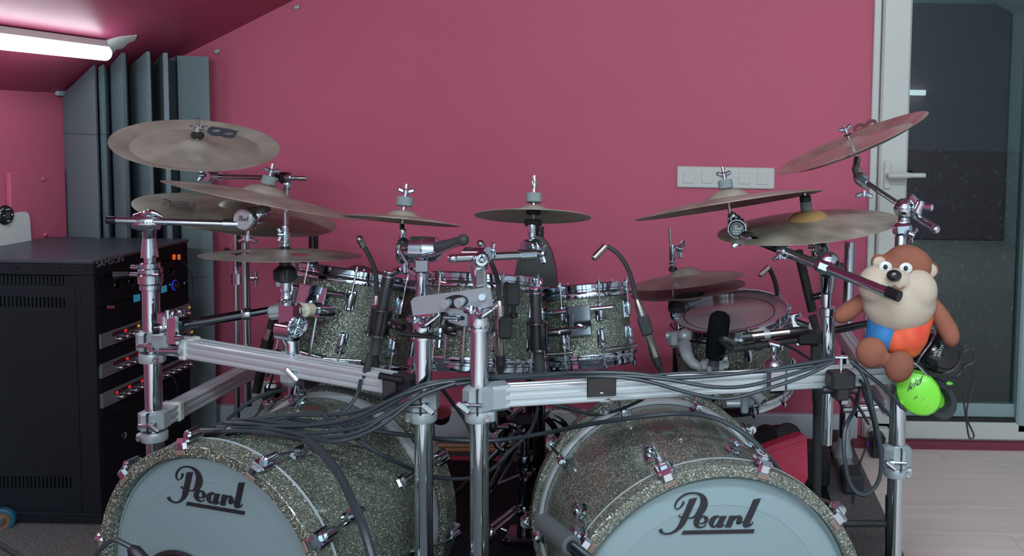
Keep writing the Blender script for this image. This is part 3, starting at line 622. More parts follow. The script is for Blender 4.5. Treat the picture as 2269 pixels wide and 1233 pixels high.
t1, F1 = tom('rack_tom', 'largest glitter rack tom, at the left behind the slanted microphone', P(803, 612, 2.36), axis_n(-13, 7.5), .156, .232, (200, 240, 285, 330, 15, 110))
t2_, F2 = tom('rack_tom', 'middle glitter rack tom behind the two chrome posts', P(1073, 622, 2.24), axis_n(-13, 2.0), .137, .208, (195, 240, 300, 342, 60, 120))
t3, F3 = tom('rack_tom', 'smallest glitter rack tom, to the right of the two chrome posts', P(1297, 640, 2.36), axis_n(-10, -6), .110, .188, (205, 246, 293, 338, 60, 120), s=.95)
def bracket(F, r, h, a, t, wdt=.075, hh=.075):   # chrome mounting plate held by two bars to the rods
    a = R(a); ax = F.to_3x3() @ V((math.cos(a), math.sin(a), 0)); zz = F.to_3x3() @ V((0, 0, 1)); tx = zz.cross(ax)
    fl = M((tx, zz, ax)).transposed().to_4x4(); fl.translation = pol(F, r, a, -.078)
    b_ = obj('mount_bracket', MB().box((wdt, hh, .006), fl, c=(0, 0, .026), ch=.002).prism([(-wdt/2, .028), (wdt/2, .028), (wdt/2-.012, .006), (-wdt/2+.012, .006)], .006, fl @ M.Rotation(R(90), 4, 'X'), -hh/2), CHROME, t)
    cylo('isolation_bar', fl @ V((-.085, .026, .016)), fl @ V((-wdt/2, .026, .022)), .006, CHROME, t); cylo('isolation_bar', fl @ V((wdt/2, .026, .022)), fl @ V((.085, .026, .016)), .006, CHROME, t)
    obj('thumb_screw', MB().cyl(fl @ V((0, -.018, .028)), fl @ V((0, -.018, .050)), .010, .008).box((.034, .010, .007), fl, c=(0, -.018, .052), ch=.003), CHROME, t)
    obj('bracket_eye', MB().lathe([(.011, 0), (.018, 0), (.018, .02), (.011, .02)], fl @ M.Translation((0, -.020, .006)), 20, close=True), CHROME2, t)
    return fl
fb1 = bracket(F1, .156, .232, 255, t1, .080)
fb3 = bracket(F3, .110, .188, 268, t3, .060)
fb2 = bracket(F2, .137, .208, 262, t2_, .070)
for dx in (-.016, .018): obj('support_rod', MB().tube([fb1 @ V((dx, -.03, .016)), fb1 @ V((dx*1.2, -.15, .013))], .0042, 8), CHROME2, t1)
obj('lower_rod', MB().cyl(P(668, 782, 2.17), P(716, 795, 2.15), .009).cyl(P(716, 795, 2.15), P(800, 800, 2.17), .004), CHROME2, t1)
for dx in (-.022, .022): obj('support_rod', MB().tube([fb2 @ V((dx, -.03, .016)), fb2 @ V((dx, -.125, .012))], .0035, 8), CHROME2, t2_)
obj('cross_rod', MB().cyl(P(955, 790, 2.08), P(1088, 792, 2.08), .0045), CHROME2, t2_)
cylo('cross_rod', P(1212, 786, 2.22), P(1268, 782, 2.22), .004, CHROME2, t3); cylo('cross_rod', P(1340, 776, 2.21), P(1410, 764, 2.26), .005, CHROME2, t3)

ft, FF = tom('floor_tom', 'glitter floor tom with a reddish shiny head at the right', P(1616, 694, 2.74), axis_n(9, -5.5), .176, .245, (215, 250, 285, 320, 355, 30), .030)
q = FF @ V((.02, .0, .0))
obj('head_ring', MB().lathe([(.138, .0004), (.1395, .0010), (.141, .0004)], FF, 72, close=True), LOGO, ft, 'thin dark ring near the head edge')
def dec(mx): return mx
# ------------------------------------------------------------ cymbals
def cymbal(nm, label, spec, kind='crash', m=BRONZE, bell=None, inv=False, group='cymbals of the drum kit'):
    px, py, Y, r, tw, ro = spec; n = V((math.sin(R(ro)), -math.sin(R(tw)), math.cos(R(tw)))).normalized(); c = P(px, py, Y)
    F = frame(c, -n if inv else n, (1, 0, 0)); t = thing(nm, label, 'cymbal', c, group)
    if kind == 'china': top = [(r, 0), (r*.80, -.0095), (r*.775, -.0125), (r*.6, -.0095), (r*.3, -.003), (r*.20, .000), (r*.16, .003), (r*.11, .009), (r*.06, .011), (.006, .011)]
    elif kind == 'flat': top = [(r, 0), (r*.85, .0045), (r*.6, .009), (r*.35, .012), (r*.2, .014), (.006, .015)]
    else:
        h = .018 if kind != 'splash' else .010; br = .052 if r > .15 else .036; bh = .021 if r > .15 else .015
        top = [(r, 0), (r*.93, h*.20), (r*.75, h*.52), (r*.5, h*.86), (br*1.25, h), (br*1.02, h+.0012), (br*.9, h+bh*.42), (br*.66, h+bh*.80), (br*.4, h+bh*.97), (.006, h+bh)]
    th = .0011
    nb_ = 4 if kind in ('crash', 'splash') else 0
    body = top[:-nb_] if nb_ else top
    bot = [(q, z-th) for q, z in body][::-1]
    if kind == 'flat':      # holes are real openings: build in ring sectors, skipping the hole cells
        mb = MB(); seg = 96; holes = [(r*.62, R(a), .019) for a in (25, 97, 169, 241, 313)]
        rr = [r*k/26 for k in range(1, 27)]
        zz = lambda q: .015*(1-(q/r)**2)
        vs = []; idx = {}
        for side_, dz in ((0, 0), (1, -th)):
            for i, q in enumerate(rr):
                for j in range(seg): idx[(side_, i, j)] = len(vs); a = 2*math.pi*j/seg; vs.append(F @ V((q*math.cos(a), q*math.sin(a), zz(q)+dz)))
        fs = []
        def inh(i, j):
            q = (rr[i]+rr[i+1])/2; a = 2*math.pi*(j+.5)/seg
            return any(math.hypot(q*math.cos(a)-hr*math.cos(ha), q*math.sin(a)-hr*math.sin(ha)) < hh for hr, ha, hh in holes)
        for i in range(len(rr)-1):
            for j in range(seg):
                if inh(i, j): continue
                j2 = (j+1) % seg
                fs.append((idx[0, i, j], idx[0, i+1, j], idx[0, i+1, j2], idx[0, i, j2])); fs.append((idx[1, i, j], idx[1, i, j2], idx[1, i+1, j2], idx[1, i+1, j]))
        for j in range(seg): j2 = (j+1) % seg; fs.append((idx[0, 25, j], idx[1, 25, j], idx[1, 25, j2], idx[0, 25, j2]))
        obj('disc', mb.add(vs, fs), m, t)
    else:
        obj('disc', MB().lathe(body+bot, F, 128, close=True), m, t)
        if nb_:
            bt = top[-nb_-1:]
            obj('bell', MB().lathe(bt+[(q, z-th) for q, z in bt][::-1], F, 48, close=True), bell or m, t, 'golden bell' if bell else None)
    return t, c, n, F
def decal(t, F, polys, pens, crop, scale, zoff, m=LOGO, nm='logo', label=None, mb=None):
    n = F.to_3x3() @ V((0, 0, 1)); o = F.translation+n*zoff
    f = lambda x, y: onplane(crop[0]+x/scale, crop[1]+y/scale, o, n)
    sv = (GL['poly'], GL['pen']); GL['poly'], GL['pen'] = polys, pens
    mb = logo_mb(f, n*.0003); GL['poly'], GL['pen'] = sv
    return obj(nm, mb, m, t, label)
def ringpen(cx, cy, rx, ry, w, rot=0):
    out = []
    for i in range(17):
        a = 2*math.pi*i/16; x, y = rx*math.cos(a), ry*math.sin(a); cr, sr = math.cos(R(rot)), math.sin(R(rot)); out.append((cx+x*cr-y*sr, cy+x*sr+y*cr, w))
    return out
def txt_on(t, F, txt, o, e1, e2, size, zoff, m=LOGO, lab=None, nm='lettering'):
    # o, e1, e2 in picture pixels: baseline centre, reading direction per unit, up direction per unit
    n = F.to_3x3() @ V((0, 0, 1)); o3 = F.translation+n*zoff
    src = text_mb(txt, I4, 1.0, .0)
    mb = MB(); mb.v = [onplane(o[0]+e1[0]*v.x*size+e2[0]*v.y*size, o[1]+e1[1]*v.x*size+e2[1]*v.y*size, o3, n)+n*.0004 for v in src.v]; mb.f = src.f
    return obj(nm, mb, m, t, lab)
def emblem(x0, y0, sx, sy, tilt=0):
    base = [ringpen(965, 490, 185, 90, 88), ringpen(1302, 560, 185, 84, 72), [(860, 440, 70), (905, 350, 70), (950, 300, 60), (1025, 300, 24)], [(1210, 470, 60), (1240, 410, 60), (1290, 375, 44), (1378, 378, 20)], [(1490, 545, 46), (1560, 490, 50), (1615, 445, 40), (1715, 442, 16)]]
    return base
cyA, cA, nA, FA = cymbal('china_cymbal', 'large bronze china cymbal with a dark emblem, highest at the left', (437, 319, 2.449, .2032, 14.8, 11.2), 'china', BRONZE_CH)
decal(cyA, FA, [], emblem(0, 0, 1, 1), (400, 250), 12.33, -.0066, mat('blue_grey_print', (.045, .07, .095), .5), 'logo', 'dark double-ring emblem')
txt_on(cyA, FA, 'MEINL', (453, 279.5), (-.88, .46), (.28, .72), 12.5, -.0060, mat('brown_print', (.10, .07, .05), .5), 'small brown lettering MEINL')
cyB, cB, nB, FB = cymbal('crash_cymbal', 'bronze crash cymbal seen edge-on, sloping down to the right above the left tilter', (585, 445, 2.251, .2286, -8.2, 11.3), m=BRONZE_R)
cyC, cC, nC_, FC = cymbal('ride_cymbal', 'broad bronze ride cymbal beneath the sloping crash, with a dark printed mark', (529, 474, 2.487, .254, 1.5, 11.1))
txt_on(cyC, FC, 'MEINL', (392, 453), (-1.0, -.16), (-.75, .85), 26, .0175, mat('dark_print', (.05, .05, .06), .5), 'dark lettering')
cyD, cD, nD, FD = cymbal('trash_cymbal', 'thin flat cymbal with round holes, lowest one at the left', (627, 566, 2.135, .178, -4.1, .9), 'flat', BRONZE_D)
cyE, cE, nE, FE = cymbal('splash_cymbal', 'small splash cymbal in the centre, left of the two, above the black handle', (892, 490, 2.051, .127, -10.4, 3.6), 'splash', BRONZE_R)
cyF, cF, nF, FF2 = cymbal('splash_cymbal', 'small splash cymbal in the centre, right of the two, in front of the chair back', (1182, 480, 1.99, .127, -13.3, -.9), 'splash', BRONZE)
cyG, cG, nG, FG = cymbal('crash_cymbal', 'bronze crash cymbal tilted up to the right, in front of the switch plate', (1615, 456, 2.171, .2286, -7.6, -10.1), m=BRONZE_R)
cyH, cH, nH, FH = cymbal('ride_cymbal', 'broad bronze cymbal with a golden bell and black-capped felt, at the right', (1790, 501, 2.252, .2286, 3.1, -6.9), m=BRONZE_R, bell=BELLG)
cyI, cI, nI, FI = cymbal('china_cymbal', 'steeply tilted reddish china cymbal, highest at the right by the door frame', (1885, 316, 2.275, .2032, 2.3, -26.1), 'china', BRONZE_I)
decal(cyI, FI, [], [ringpen(700, 185, 38, 20, 26, -22), ringpen(790, 155, 38, 20, 26, -22)], (1700, 230), 3.24*1.06, -.0066, mat('brown_emblem', (.16, .09, .09), .5), 'logo', 'brown emblem')
cyJ, cJ, nJ, FJ = cymbal('hihat_cymbal', 'upper cymbal of the hi-hat pair beside the floor tom', (1521, 622, 2.741, .178, -3.5, -7.6), m=BRONZE_D, group='hi-hat pair')
cyK, cK, nK, FK = cymbal('hihat_cymbal', 'lower cymbal of the hi-hat pair, turned upside down beside the floor tom', (1525, 642, 2.749, .178, -1.3, -7.2), m=BRONZE_D, inv=True, group='hi-hat pair')

# ------------------------------------------------------------ hardware pieces
def wing(par, c, ax, side, s=1.0, m=CHROME):
    ax = V(ax).normalized(); F = frame(c, ax, side)
    mb = MB().lathe([(.0062*s, -.005*s), (.0065*s, .006*s), (.0045*s, .009*s), (.0001, .009*s)], F, 14)
    for sg in (-1, 1): mb.box((.016*s, .006*s, .010*s), F @ M.Translation((sg*.011*s, 0, .005*s)) @ M.Rotation(R(-22*sg), 4, 'Y'), ch=.0025*s)
    return obj('wing_nut', mb, m, par)
def felt(par, c, ax, r=.0175, h=.022, m=FELT): return obj('felt', MB().lathe([(r-.002, 0), (r, .002), (r, h-.002), (r-.002, h)], frame(c, ax), 24), m, par)
def rod(par, a, b, r, m=CHROME, nm='rod', r2=None, seg=20): return cylo(nm, a, b, r, m, par, r2, seg)
def collar(par, c, ax, r, h, m=CHROME, nm='collar', seg=24): return obj(nm, MB().lathe([(r*.9, -h/2), (r, -h/2+h*.12), (r, h/2-h*.12), (r*.9, h/2)], frame(c, ax), seg), m, par)
def round_badge(par, c, n, r, light=False):
    F = frame(c, n, (1, 0, 0))
    o = obj('badge_disc', MB().lathe([(r, 0), (r, .003), (r*.93, .0045), (r*.86, .003), (.0001, .003)], F, 40), ALU if light else DCHROME, par, 'round silver badge with script lettering Pearl' if light else 'round black badge with script lettering Pearl')
    sv = (GL['poly'], GL['pen']); k = r*1.35/2000
    mb = logo_mb(lambda x, y: F @ V(((x-1030)*k, -(y-620)*k+r*.18, .0033)), F.to_3x3() @ V((0, 0, .0003)))
    l = obj('badge_lettering', mb, LOGO if light else WHITE2, o)
    bb = MB()
    for j in range(2): bb.box((r*1.0, r*.16, .0008), F, c=(0, -r*(.30+.26*j), .0036), ch=.0002)
    obj('badge_lines', bb, INLAY, o); return o
def tilter(par, c, n, r, badge=True, light=False):      # toothed round tilter, its axis along n
    n = V(n).normalized(); F = frame(c, n, (1, 0, 0))
    prof = [(r*.80, -r*.8), (r*.98, -r*.7), (r, -r*.1), (r*.93, -r*.04), (r*.93, r*.04), (r, r*.1), (r*1.0, r*.55), (r*.92, r*.66)]
    o = obj('tilter', MB().lathe(prof, F, 40), CHROME, par)
    if badge: round_badge(par, c+n*r*.66, n, r*.84, light)
    return o
def clamp_block(par, c, ax, w, h, d, m=CHROME, nm='clamp', ch=None): return obj(nm, MB().box((w, d, h), frame(c, ax, (1, 0, 0)), ch=ch or min(w, h, d)*.22), m, par)
def stack(par, c, n, base, feltm=FELT, fr=.0175, fh=.022, gap=.001, down=.06, rr=.0042, wn=True, top=.055, bellh=None):
    # threaded rod through a cymbal, with felt and wing nut on top
    rod(par, c-n*down, c+n*(base+top), rr, STEEL, 'threaded_rod', seg=12)
    felt(par, c+n*(base+gap), n, fr, fh, feltm); felt(par, c-n*.004+n*(base-.022), n, fr*.9, .010, FELTB) if base > .02 else None
    if wn: wing(par, c+n*(base+gap+fh+.010), n, (1, .3, 0), 1.0)
FRONT = V((0, -1, 0))

# ------------------------------------------------------------ the front rack: posts, rails and clamps
RK = thing('drum_rack', 'chrome and aluminium drum rack whose posts and grooved rails carry the kit', 'drum rack', (-.2, 1.9, 0))
def vpost(px, py, Y, ztop_py, r, zb=.0, m=CHROME, par=None, nm='post'):
    p = P(px, py, Y); zt = P(px, ztop_py, Y).z
    return rod(par or RK, V((p.x, p.y, zb)), V((p.x, p.y, zt)), r, m, nm, seg=40), V((p.x, p.y, 0)), zt
pL, vL, zL = vpost(337, 760, 2.13, 640, .0190, .02)
pB, vB, zB = vpost(938, 900, 1.90, 700, .0190, .02)
pC, vC, zC_ = vpost(1062, 900, 1.82, 690, .0190, .02)
pD, vD, zD = vpost(1990, 900, 2.05, 560, .0190, .02)
qe = P(1868, 1045, 3.18); rod(RK, V((qe.x, 3.18, .06)), V((qe.x, 3.18, P(1866, 536, 3.18).z)), .0195, CHROME, 'post', seg=32)
rod(RK, P(549, 900, 2.66), P(543, 520, 2.66), .0125, CHROME2, 'post')
def rail(a, b, w=.042, hgt=.042, nm='rail', m=ALU):     # square tube with two grooves along every face
    a, b = V(a), V(b); h = hgt/2; g_ = .0032
    def facepts(): return [(-h+.003, -h), (-h*.62, -h), (-h*.56, -h+g_), (-h*.26, -h+g_), (-h*.20, -h), (h*.20, -h), (h*.26, -h+g_), (h*.56, -h+g_), (h*.62, -h), (h-.003, -h)]
    poly = []
    for k in range(4):
        for x, y in facepts():
            for _ in range(k): x, y = -y, x
            poly.append((x, y))
    d = b-a; F = frame(a, d, (0, 0, 1)); return obj(nm, MB().prism(poly, d.length, F), m, RK, sharp=20)
r1a, r1b = P(372, 763, 2.12), P(905, 862, 1.91)
rail(r1a, P(872, 849, 1.925)); rail(P(872, 849, 1.925), P(920, 858, 1.905), nm='rail_end', m=BLACKP, hgt=.043)
r2a, r2b = P(1088, 878, 1.83), P(1975, 827, 2.05)
rail(r2a, r2b)
r3a = P(352, 928, 2.15); r3b = V((r3a.x+.005, 2.72, r3a.z-.004)); rail(r3a, r3b)
r4a = P(1978, 905, 2.08); r4b = V((r4a.x, 3.14, r4a.z-.002)); rail(r4a, r4b)
def sleeve(p, d, m=WHITE):
    F = frame(p, d, (0, 0, 1)); return obj('end_sleeve', MB().box((.049, .049, .022), F, ch=.004), m, RK)
sleeve(lerp(r1a, r1b, .10), r1b-r1a); sleeve(lerp(r3a, r3b, .10), r3b-r3a); 
def post_clamp(vp, z, r=.019, s=1.0, m=CAST, wingside=1):      # octagonal clamp around a post
    F = frame(V((vp.x, vp.y, z)), (0, 0, 1), (1, 0, 0)) @ M.Rotation(R(22.5), 4, 'Z')
    c = obj('post_clamp', MB().lathe([(r+.004, -.024*s), (r+.015, -.019*s), (r+.015, .019*s), (r+.004, .024*s)], F, 8, ), m, RK, sharp=20)
    obj('clamp_joint', MB().box((.003, .010, .050*s), frame(V((vp.x+.004, vp.y-r-.0125, z)), (0, 0, 1)), ch=.0005), RUBBER, c)
    q = V((vp.x-.020*wingside, vp.y-r-.016, z-.004)); obj('bolt', MB().cyl(q, q+V((.035*wingside, -.001, 0)), .0042).cyl(q+V((-.003*wingside, 0, 0)), q+V((.006*wingside, 0, 0)), .0078), CHROME, c); 
    wing_ = MB().box((.034, .006, .011), M.Translation(q+V((-.002*wingside, -.008, -.004))) @ M.Rotation(R(38), 4, 'Y'), ch=.0028); obj('clamp_wing', wing_, CHROME, c); return c
def memory_lock(vp, z, r=.019, m=CAST, side=1):
    F = frame(V((vp.x, vp.y, z)), (0, 0, 1), (1, 0, 0))
    c = obj('memory_lock', MB().lathe([(r+.001, -.012), (r+.009, -.011), (r+.010, -.008), (r+.010, .009), (r+.008, .012), (r+.001, .012)], F, 40, close=True).box((.016, .020, .022), F, c=(side*(r+.008), -.010, 0), ch=.004), m, RK)
    q = V((vp.x+side*(r+.004), vp.y-r-.001, z)); obj('lock_screw', MB().lathe([(.006, 0), (.006, .004), (.0035, .004), (.003, .0015), (.0001, .0015)], frame(q+V((0, -.004, 0)), FRONT), 14), STEEL, c); return c
def jaw(vp, z, to, hgt=.052):     # the socket that joins a rail to its post
    a = V((vp.x, vp.y, z)); d = (V(to)-a); d.z = 0; d.normalize(); return obj('rail_socket', MB().box((.052, .052, hgt), frame(a+d*.040, d, (0, 0, 1)) @ M.Rotation(R(0), 4, 'Z'), ch=.006), CAST, RK)
zz = lambda px, py, Y: P(px, py, Y).z
zL1 = zz(335, 755, 2.13); zL2 = zz(345, 930, 2.13)
post_clamp(vL, zL1, wingside=-1); memory_lock(vL, zL1-.040, side=1); jaw(vL, zL1, r1a, .045)
post_clamp(vL, zL2, wingside=-1); memory_lock(vL, zL2-.040, side=-1)
zB1 = zz(940, 885, 1.90); post_clamp(vB, zB1, wingside=-1); memory_lock(vB, zB1-.036, side=-1)
zC1 = zz(1062, 882, 1.82); post_clamp(vC, zC1, s=1.1, wingside=1); memory_lock(vC, zC1-.036, side=1); jaw(vC, zC1, r2a, .044)
zD1 = zz(1990, 1010, 2.05); post_clamp(vD, zD1, s=1.1, wingside=1); memory_lock(vD, zD1-.036, side=1)
memory_lock(vD, zz(1990, 826, 2.05), side=1)
# T foot of the rear right post
q = qe; obj('foot_bar', MB().box((.05, .42, .042), c=(q.x+.0, 3.18, .047), ch=.008), CAST, RK)
for yy_ in (3.01, 3.37): obj('rubber_foot', MB().box((.066, .12, .062), c=(q.x, yy_, .045), ch=.008), RUBBER, RK)
obj('foot_socket', MB().lathe([(.034, 0), (.024, .05), (.021, .07)], frame((q.x, 3.18, .062), (0, 0, 1)), 24), CAST, RK)
# clamp where the splash posts meet the left rail
mc = P(652, 822, 2.02)
obj('multi_clamp', MB().box((.046, .060, .062), frame(mc, (r1b-r1a), (0, 0, 1)) @ M.Rotation(R(90), 4, 'Y'), ch=.012), CAST, RK)
obj('clamp_wing', MB().box((.040, .007, .011), M.Translation(P(645, 832, 1.975)) @ M.Rotation(R(48), 4, 'Y'), ch=.003), CHROME, RK)
obj('clamp_bolt', MB().cyl(P(640, 826, 1.985), P(662, 826, 1.985), .005), CHROME, RK)
obj('clamp_band', MB().box((.006, .055, .058), frame(P(690, 830, 2.01), (r1b-r1a), (0, 0, 1)) @ M.Rotation(R(90), 4, 'Y'), ch=.002), BLACKP, RK)
rod(RK, P(648, 795, 2.03), P(646, 735, 2.03), .0145, CHROME, 'short_post'); rod(RK, P(652, 852, 2.02), P(652, 874, 2.02), .0135, CHROME, 'short_post')
# black rail-mounted microphone plate in the middle of the right rail
mp_ = P(1333, 858, 1.865)
obj('black_bracket', MB().box((.062, .005, .042), frame(mp_, (0, 0, 1), r2b-r2a), ch=.002).box((.030, .014, .030), frame(mp_+V((0, .006, .022)), (0, 0, 1), r2b-r2a), ch=.003).cyl(mp_+V((-.033, .004, .028)), mp_+V((-.012, .004, .028)), .0065).cyl(mp_+V((.012, .004, .028)), mp_+V((.033, .004, .028)), .0065), BLACKG, RK, 'black hinged bracket')
obj('bracket_bolt', MB().ell(mp_+V((0, -.004, -.012)), (.006, .003, .004), seg=14, rings=8), CHROME2, RK)
obj('bracket_pin', MB().cyl(P(1336, 885, 1.87), P(1338, 918, 1.88), .004).box((.034, .008, .010), M.Translation(P(1336, 888, 1.87)), ch=.003).box((.022, .008, .012), M.Translation(P(1338, 914, 1.88)), ch=.003), CHROME2, RK)
q = P(868, 840, 1.905); obj('black_bracket', MB().cyl(q+V((-.022, -.012, .01)), q+V((.030, -.016, .002)), .0075).box((.030, .010, .045), M.Translation(q+V((0, -.012, -.02))), ch=.002), BLACKG, RK, 'black hinged bracket')
# silver pad clamp on the right rail
pc_ = P(1715, 836, 1.96)
obj('rail_saddle', MB().box((.048, .056, .062), frame(pc_, (0, 0, 1), r2b-r2a), ch=.008).lathe([(.024, .028), (.018, .038), (.006, .046), (.0001, .046)], frame(pc_+V((-.002, -.0, 0)), (0, 0, 1)), 28), mat('polished_saddle', (.50, .56, .62), .22, 1.0), RK)
obj('saddle_screw', MB().cyl(pc_+V((-.002, 0, .04)), pc_+V((-.002, 0, .068)), .006).box((.030, .012, .012), M.Translation(pc_+V((0, 0, .074))) @ M.Rotation(R(14), 4, 'Y'), ch=.004), CHROME, RK)
# big black clamp with T screw at the right end
bc = P(1862, 842, 1.965)
obj('black_clamp', MB().box((.058, .045, .040), frame(bc, (0, 0, 1), r2b-r2a), ch=.006).box((.032, .040, .034), frame(bc+V((0, 0, -.026)), (0, 0, 1), r2b-r2a), ch=.004).cyl(bc+V((-.038, 0, -.024)), bc+V((.038, 0, -.024)), .008), BLACKP, RK, 'black plastic clamp')
obj('clamp_screw', MB().cyl(bc+V((.0, -.004, .015)), bc+V((0, -.004, .048)), .004).box((.032, .008, .009), M.Translation(bc+V((0, -.004, .052))), ch=.0025), CHROME, RK)
# clamp at the far end of the side rail
e = r3b; obj('end_clamp', MB().box((.060, .050, .066), M.Translation(V((r3b.x+.012, 2.64, r3b.z+.004))), ch=.008).cyl(V((r3b.x-.07, 2.62, r3b.z+.046)), V((r3b.x+.03, 2.62, r3b.z+.044)), .008).box((.014, .014, .034), M.Translation(V((r3b.x-.02, 2.62, r3b.z+.038))), ch=.003), CHROME2, RK)
e = P(1912, 905, 2.6); obj('end_clamp', MB().box((.055, .05, .05), M.Translation(e), ch=.008).cyl(e+V((-.06, -.02, .0)), e+V((.05, -.02, .01)), .009).box((.03, .03, .03), M.Translation(e+V((-.06, -.02, .03))), ch=.006), CHROME2, RK)
# connecting plate between the two middle posts
pa, pb = P(922, 678, 1.885), P(1090, 658, 1.805)
F_ = frame((pa+pb)/2, (pb-pa).cross(V((0, 0, 1))), (pb-pa)); wd_ = (pb-pa).length
pl = [(-wd_/2, -.018), (-wd_/2+.06, -.019), (-.02, -.018), (wd_/2-.01, -.020), (wd_/2, -.018), (wd_/2, .018), (wd_/2-.008, .0205), (-wd_/2+.01, .019), (-wd_/2, .012)]
plt = obj('joining_plate', MB().prism(pl, .014, F_), CAST, RK, 'satin silver plate bridging the two middle posts', sharp=25)
for zf in (.0142,):
    obj('oval_slot', MB().lathe([(.0001, 0), (.031, 0), (.033, -.0008)], F_ @ M.Translation((.018, .0, .0148)) @ M.Diagonal((1, .42, 1, 1)), 32), BLACKP, plt, 'black oval recess')
for dx in (.0, .036): obj('plate_bolt', MB().cyl(F_ @ V((dx, 0, .012)), F_ @ V((dx+.008, -.001, .034)), .0082, .0075).lathe([(.010, 0), (.010, .007), (.005, .008), (.0001, .006)], frame(F_ @ V((dx+.008, -.001, .032)), F_.to_3x3() @ V((0, 0, 1))), 18), CAST, plt)
obj('plate_bolt', MB().cyl(F_ @ V((wd_/2-.012, .004, .012)), F_ @ V((wd_/2-.004, .004, .026)), .007), CHROME, plt)
# chrome collars gripping the post tops, with levers
for vp, zt, sd in ((vB, zz(938, 725, 1.9), 1), (vC, zz(1062, 705, 1.82), 1)):
    c = collar(RK, V((vp.x, vp.y, zt)), (0, 0, 1), .0235, .052); collar(RK, V((vp.x, vp.y, zt+.020)), (0, 0, 1), .0255, .008); collar(RK, V((vp.x, vp.y, zt-.022)), (0, 0, 1), .0255, .007)
    q = V((vp.x, vp.y-.024, zt+.022)); obj('lever', MB().tube([q, q+V((.012, -.012, -.010)), q+V((.032, -.014, .002)), q+V((.046, -.012, .014))], [.008, .007, .006, .005], 10, 5).ell(q+V((.012, -.012, -.008)), (.010, .006, .008)), CHROME, c)
    obj('key_bolt', MB().cyl(q+V((-.02, 0, 0)), q+V((-.006, -.012, .002)), .008), CHROME, c)
# black microphone arm clamp round post B
q = V((vB.x, vB.y, zz(938, 737, 1.9))); obj('arm_clamp', MB().lathe([(.0195, -.004), (.027, -.004), (.027, .004), (.0195, .004)], frame(q, (.12, 0, 1)), 28, close=True).box((.075, .010, .009), M.Translation(q+V((.0, -.026, .000))) @ M.Rotation(R(5), 4, 'Y'), ch=.003).cyl(q+V((-.045, -.028, .002)), q+V((.045, -.026, -.006)), .0032), BLACKG, RK, 'black clamp ring with a long screw')
obj('clamp_knob', MB().ell(q+V((.060, -.01, .012)), (.016, .012, .012)).cyl(q+V((.05, -.012, .006)), q+V((.075, -.012, .0)), .006), BLACKG, RK)

# ------------------------------------------------------------ arms and stands that carry the cymbals
def arm(label, loc, nm='boom_stand', cat='cymbal stand'): return thing(nm, label, cat, loc)
# left: long boom on the left post
a = arm('long chrome boom arm across the left post, with a round badge', P(337, 600, 2.13))
vt = lambda px, py: V((P(px, py, 2.13).x, P(px, py, 2.13).y, P(px, py, 2.13).z))
rod(a, V((vL.x, vL.y, zz(337, 640, 2.13))), V((vL.x, vL.y, zz(337, 520, 2.13))), .0125, CHROME, 'upright')
obj('tapered_sleeve', MB().lathe([(.0190, 0), (.0150, .035), (.0125, .06), (.0135, .085), (.0165, .10)], frame(V((vL.x, vL.y, zz(330, 570, 2.13))), (0, 0, 1)), 28), CHROME, a)
for py, rr_, hh in ((588, .0215, .014), (600, .026, .012), (618, .0265, .026), (636, .0235, .014)): collar(a, V((vL.x, vL.y, zz(330, py, 2.13))), (0, 0, 1), rr_, hh)
for py, dx in ((590, -.026), (606, -.028), (606, .028)): obj('key_bolt', MB().cyl(V((vL.x+dx*.6, vL.y-.018, zz(330, py, 2.13))), V((vL.x+dx*1.25, vL.y-.020, zz(330, py, 2.13))), .005), CHROME, a)
h0 = P(325, 492, 2.115)
obj('boom_clamp', MB().lathe([(.0001, -.030), (.018, -.027), (.0235, -.012), (.0235, .012), (.018, .027), (.0001, .030)], frame(h0, P(530, 497, 2.15)-P(235, 488, 2.08)), 24).box((.036, .030, .030), M.Translation(h0), ch=.008), CHROME, a)
obj('clamp_neck', MB().cyl(h0+V((.002, .004, -.012)), V((vL.x, vL.y, zz(330, 525, 2.13))), .017, .014), CHROME, a)
obj('wing_lever', MB().tube([h0+V((0, -.01, .018)), h0+V((.018, -.012, .024)), h0+V((.042, -.006, .014))], [.008, .007, .004], 10, 4), CHROME, a)
b0, b1 = P(236, 488, 2.08), P(536, 497, 2.16)
rod(a, b0, b1, .0082, CHROME, 'boom'); rod(a, b0, b0+(b1-b0)*.07, .0092, BLACKG, 'boom_cap'); rod(a, b0+(b1-b0)*.86, b1, .0125, CHROME, 'boom_socket')
tc = P(550, 485, 2.165); tilter(a, tc, (-.15, -1, -.05), .028, True, True)
obj('neck', MB().tube([tc+V((.012, .004, .0)), tc+V((.028, .02, .018)), cB-nB*.045], [.017, .016, .012], 16, 4), CHROME, a)
rod(a, tc+V((0, 0, -.028)), tc+V((-.002, 0, -.046)), .005, CHROME, 'stud'); wing(a, tc+V((-.002, -.002, -.046)), (0, 0, -1), (1, 0, 0), 1.25)
stack(a, cB, nB, .040, down=.05)
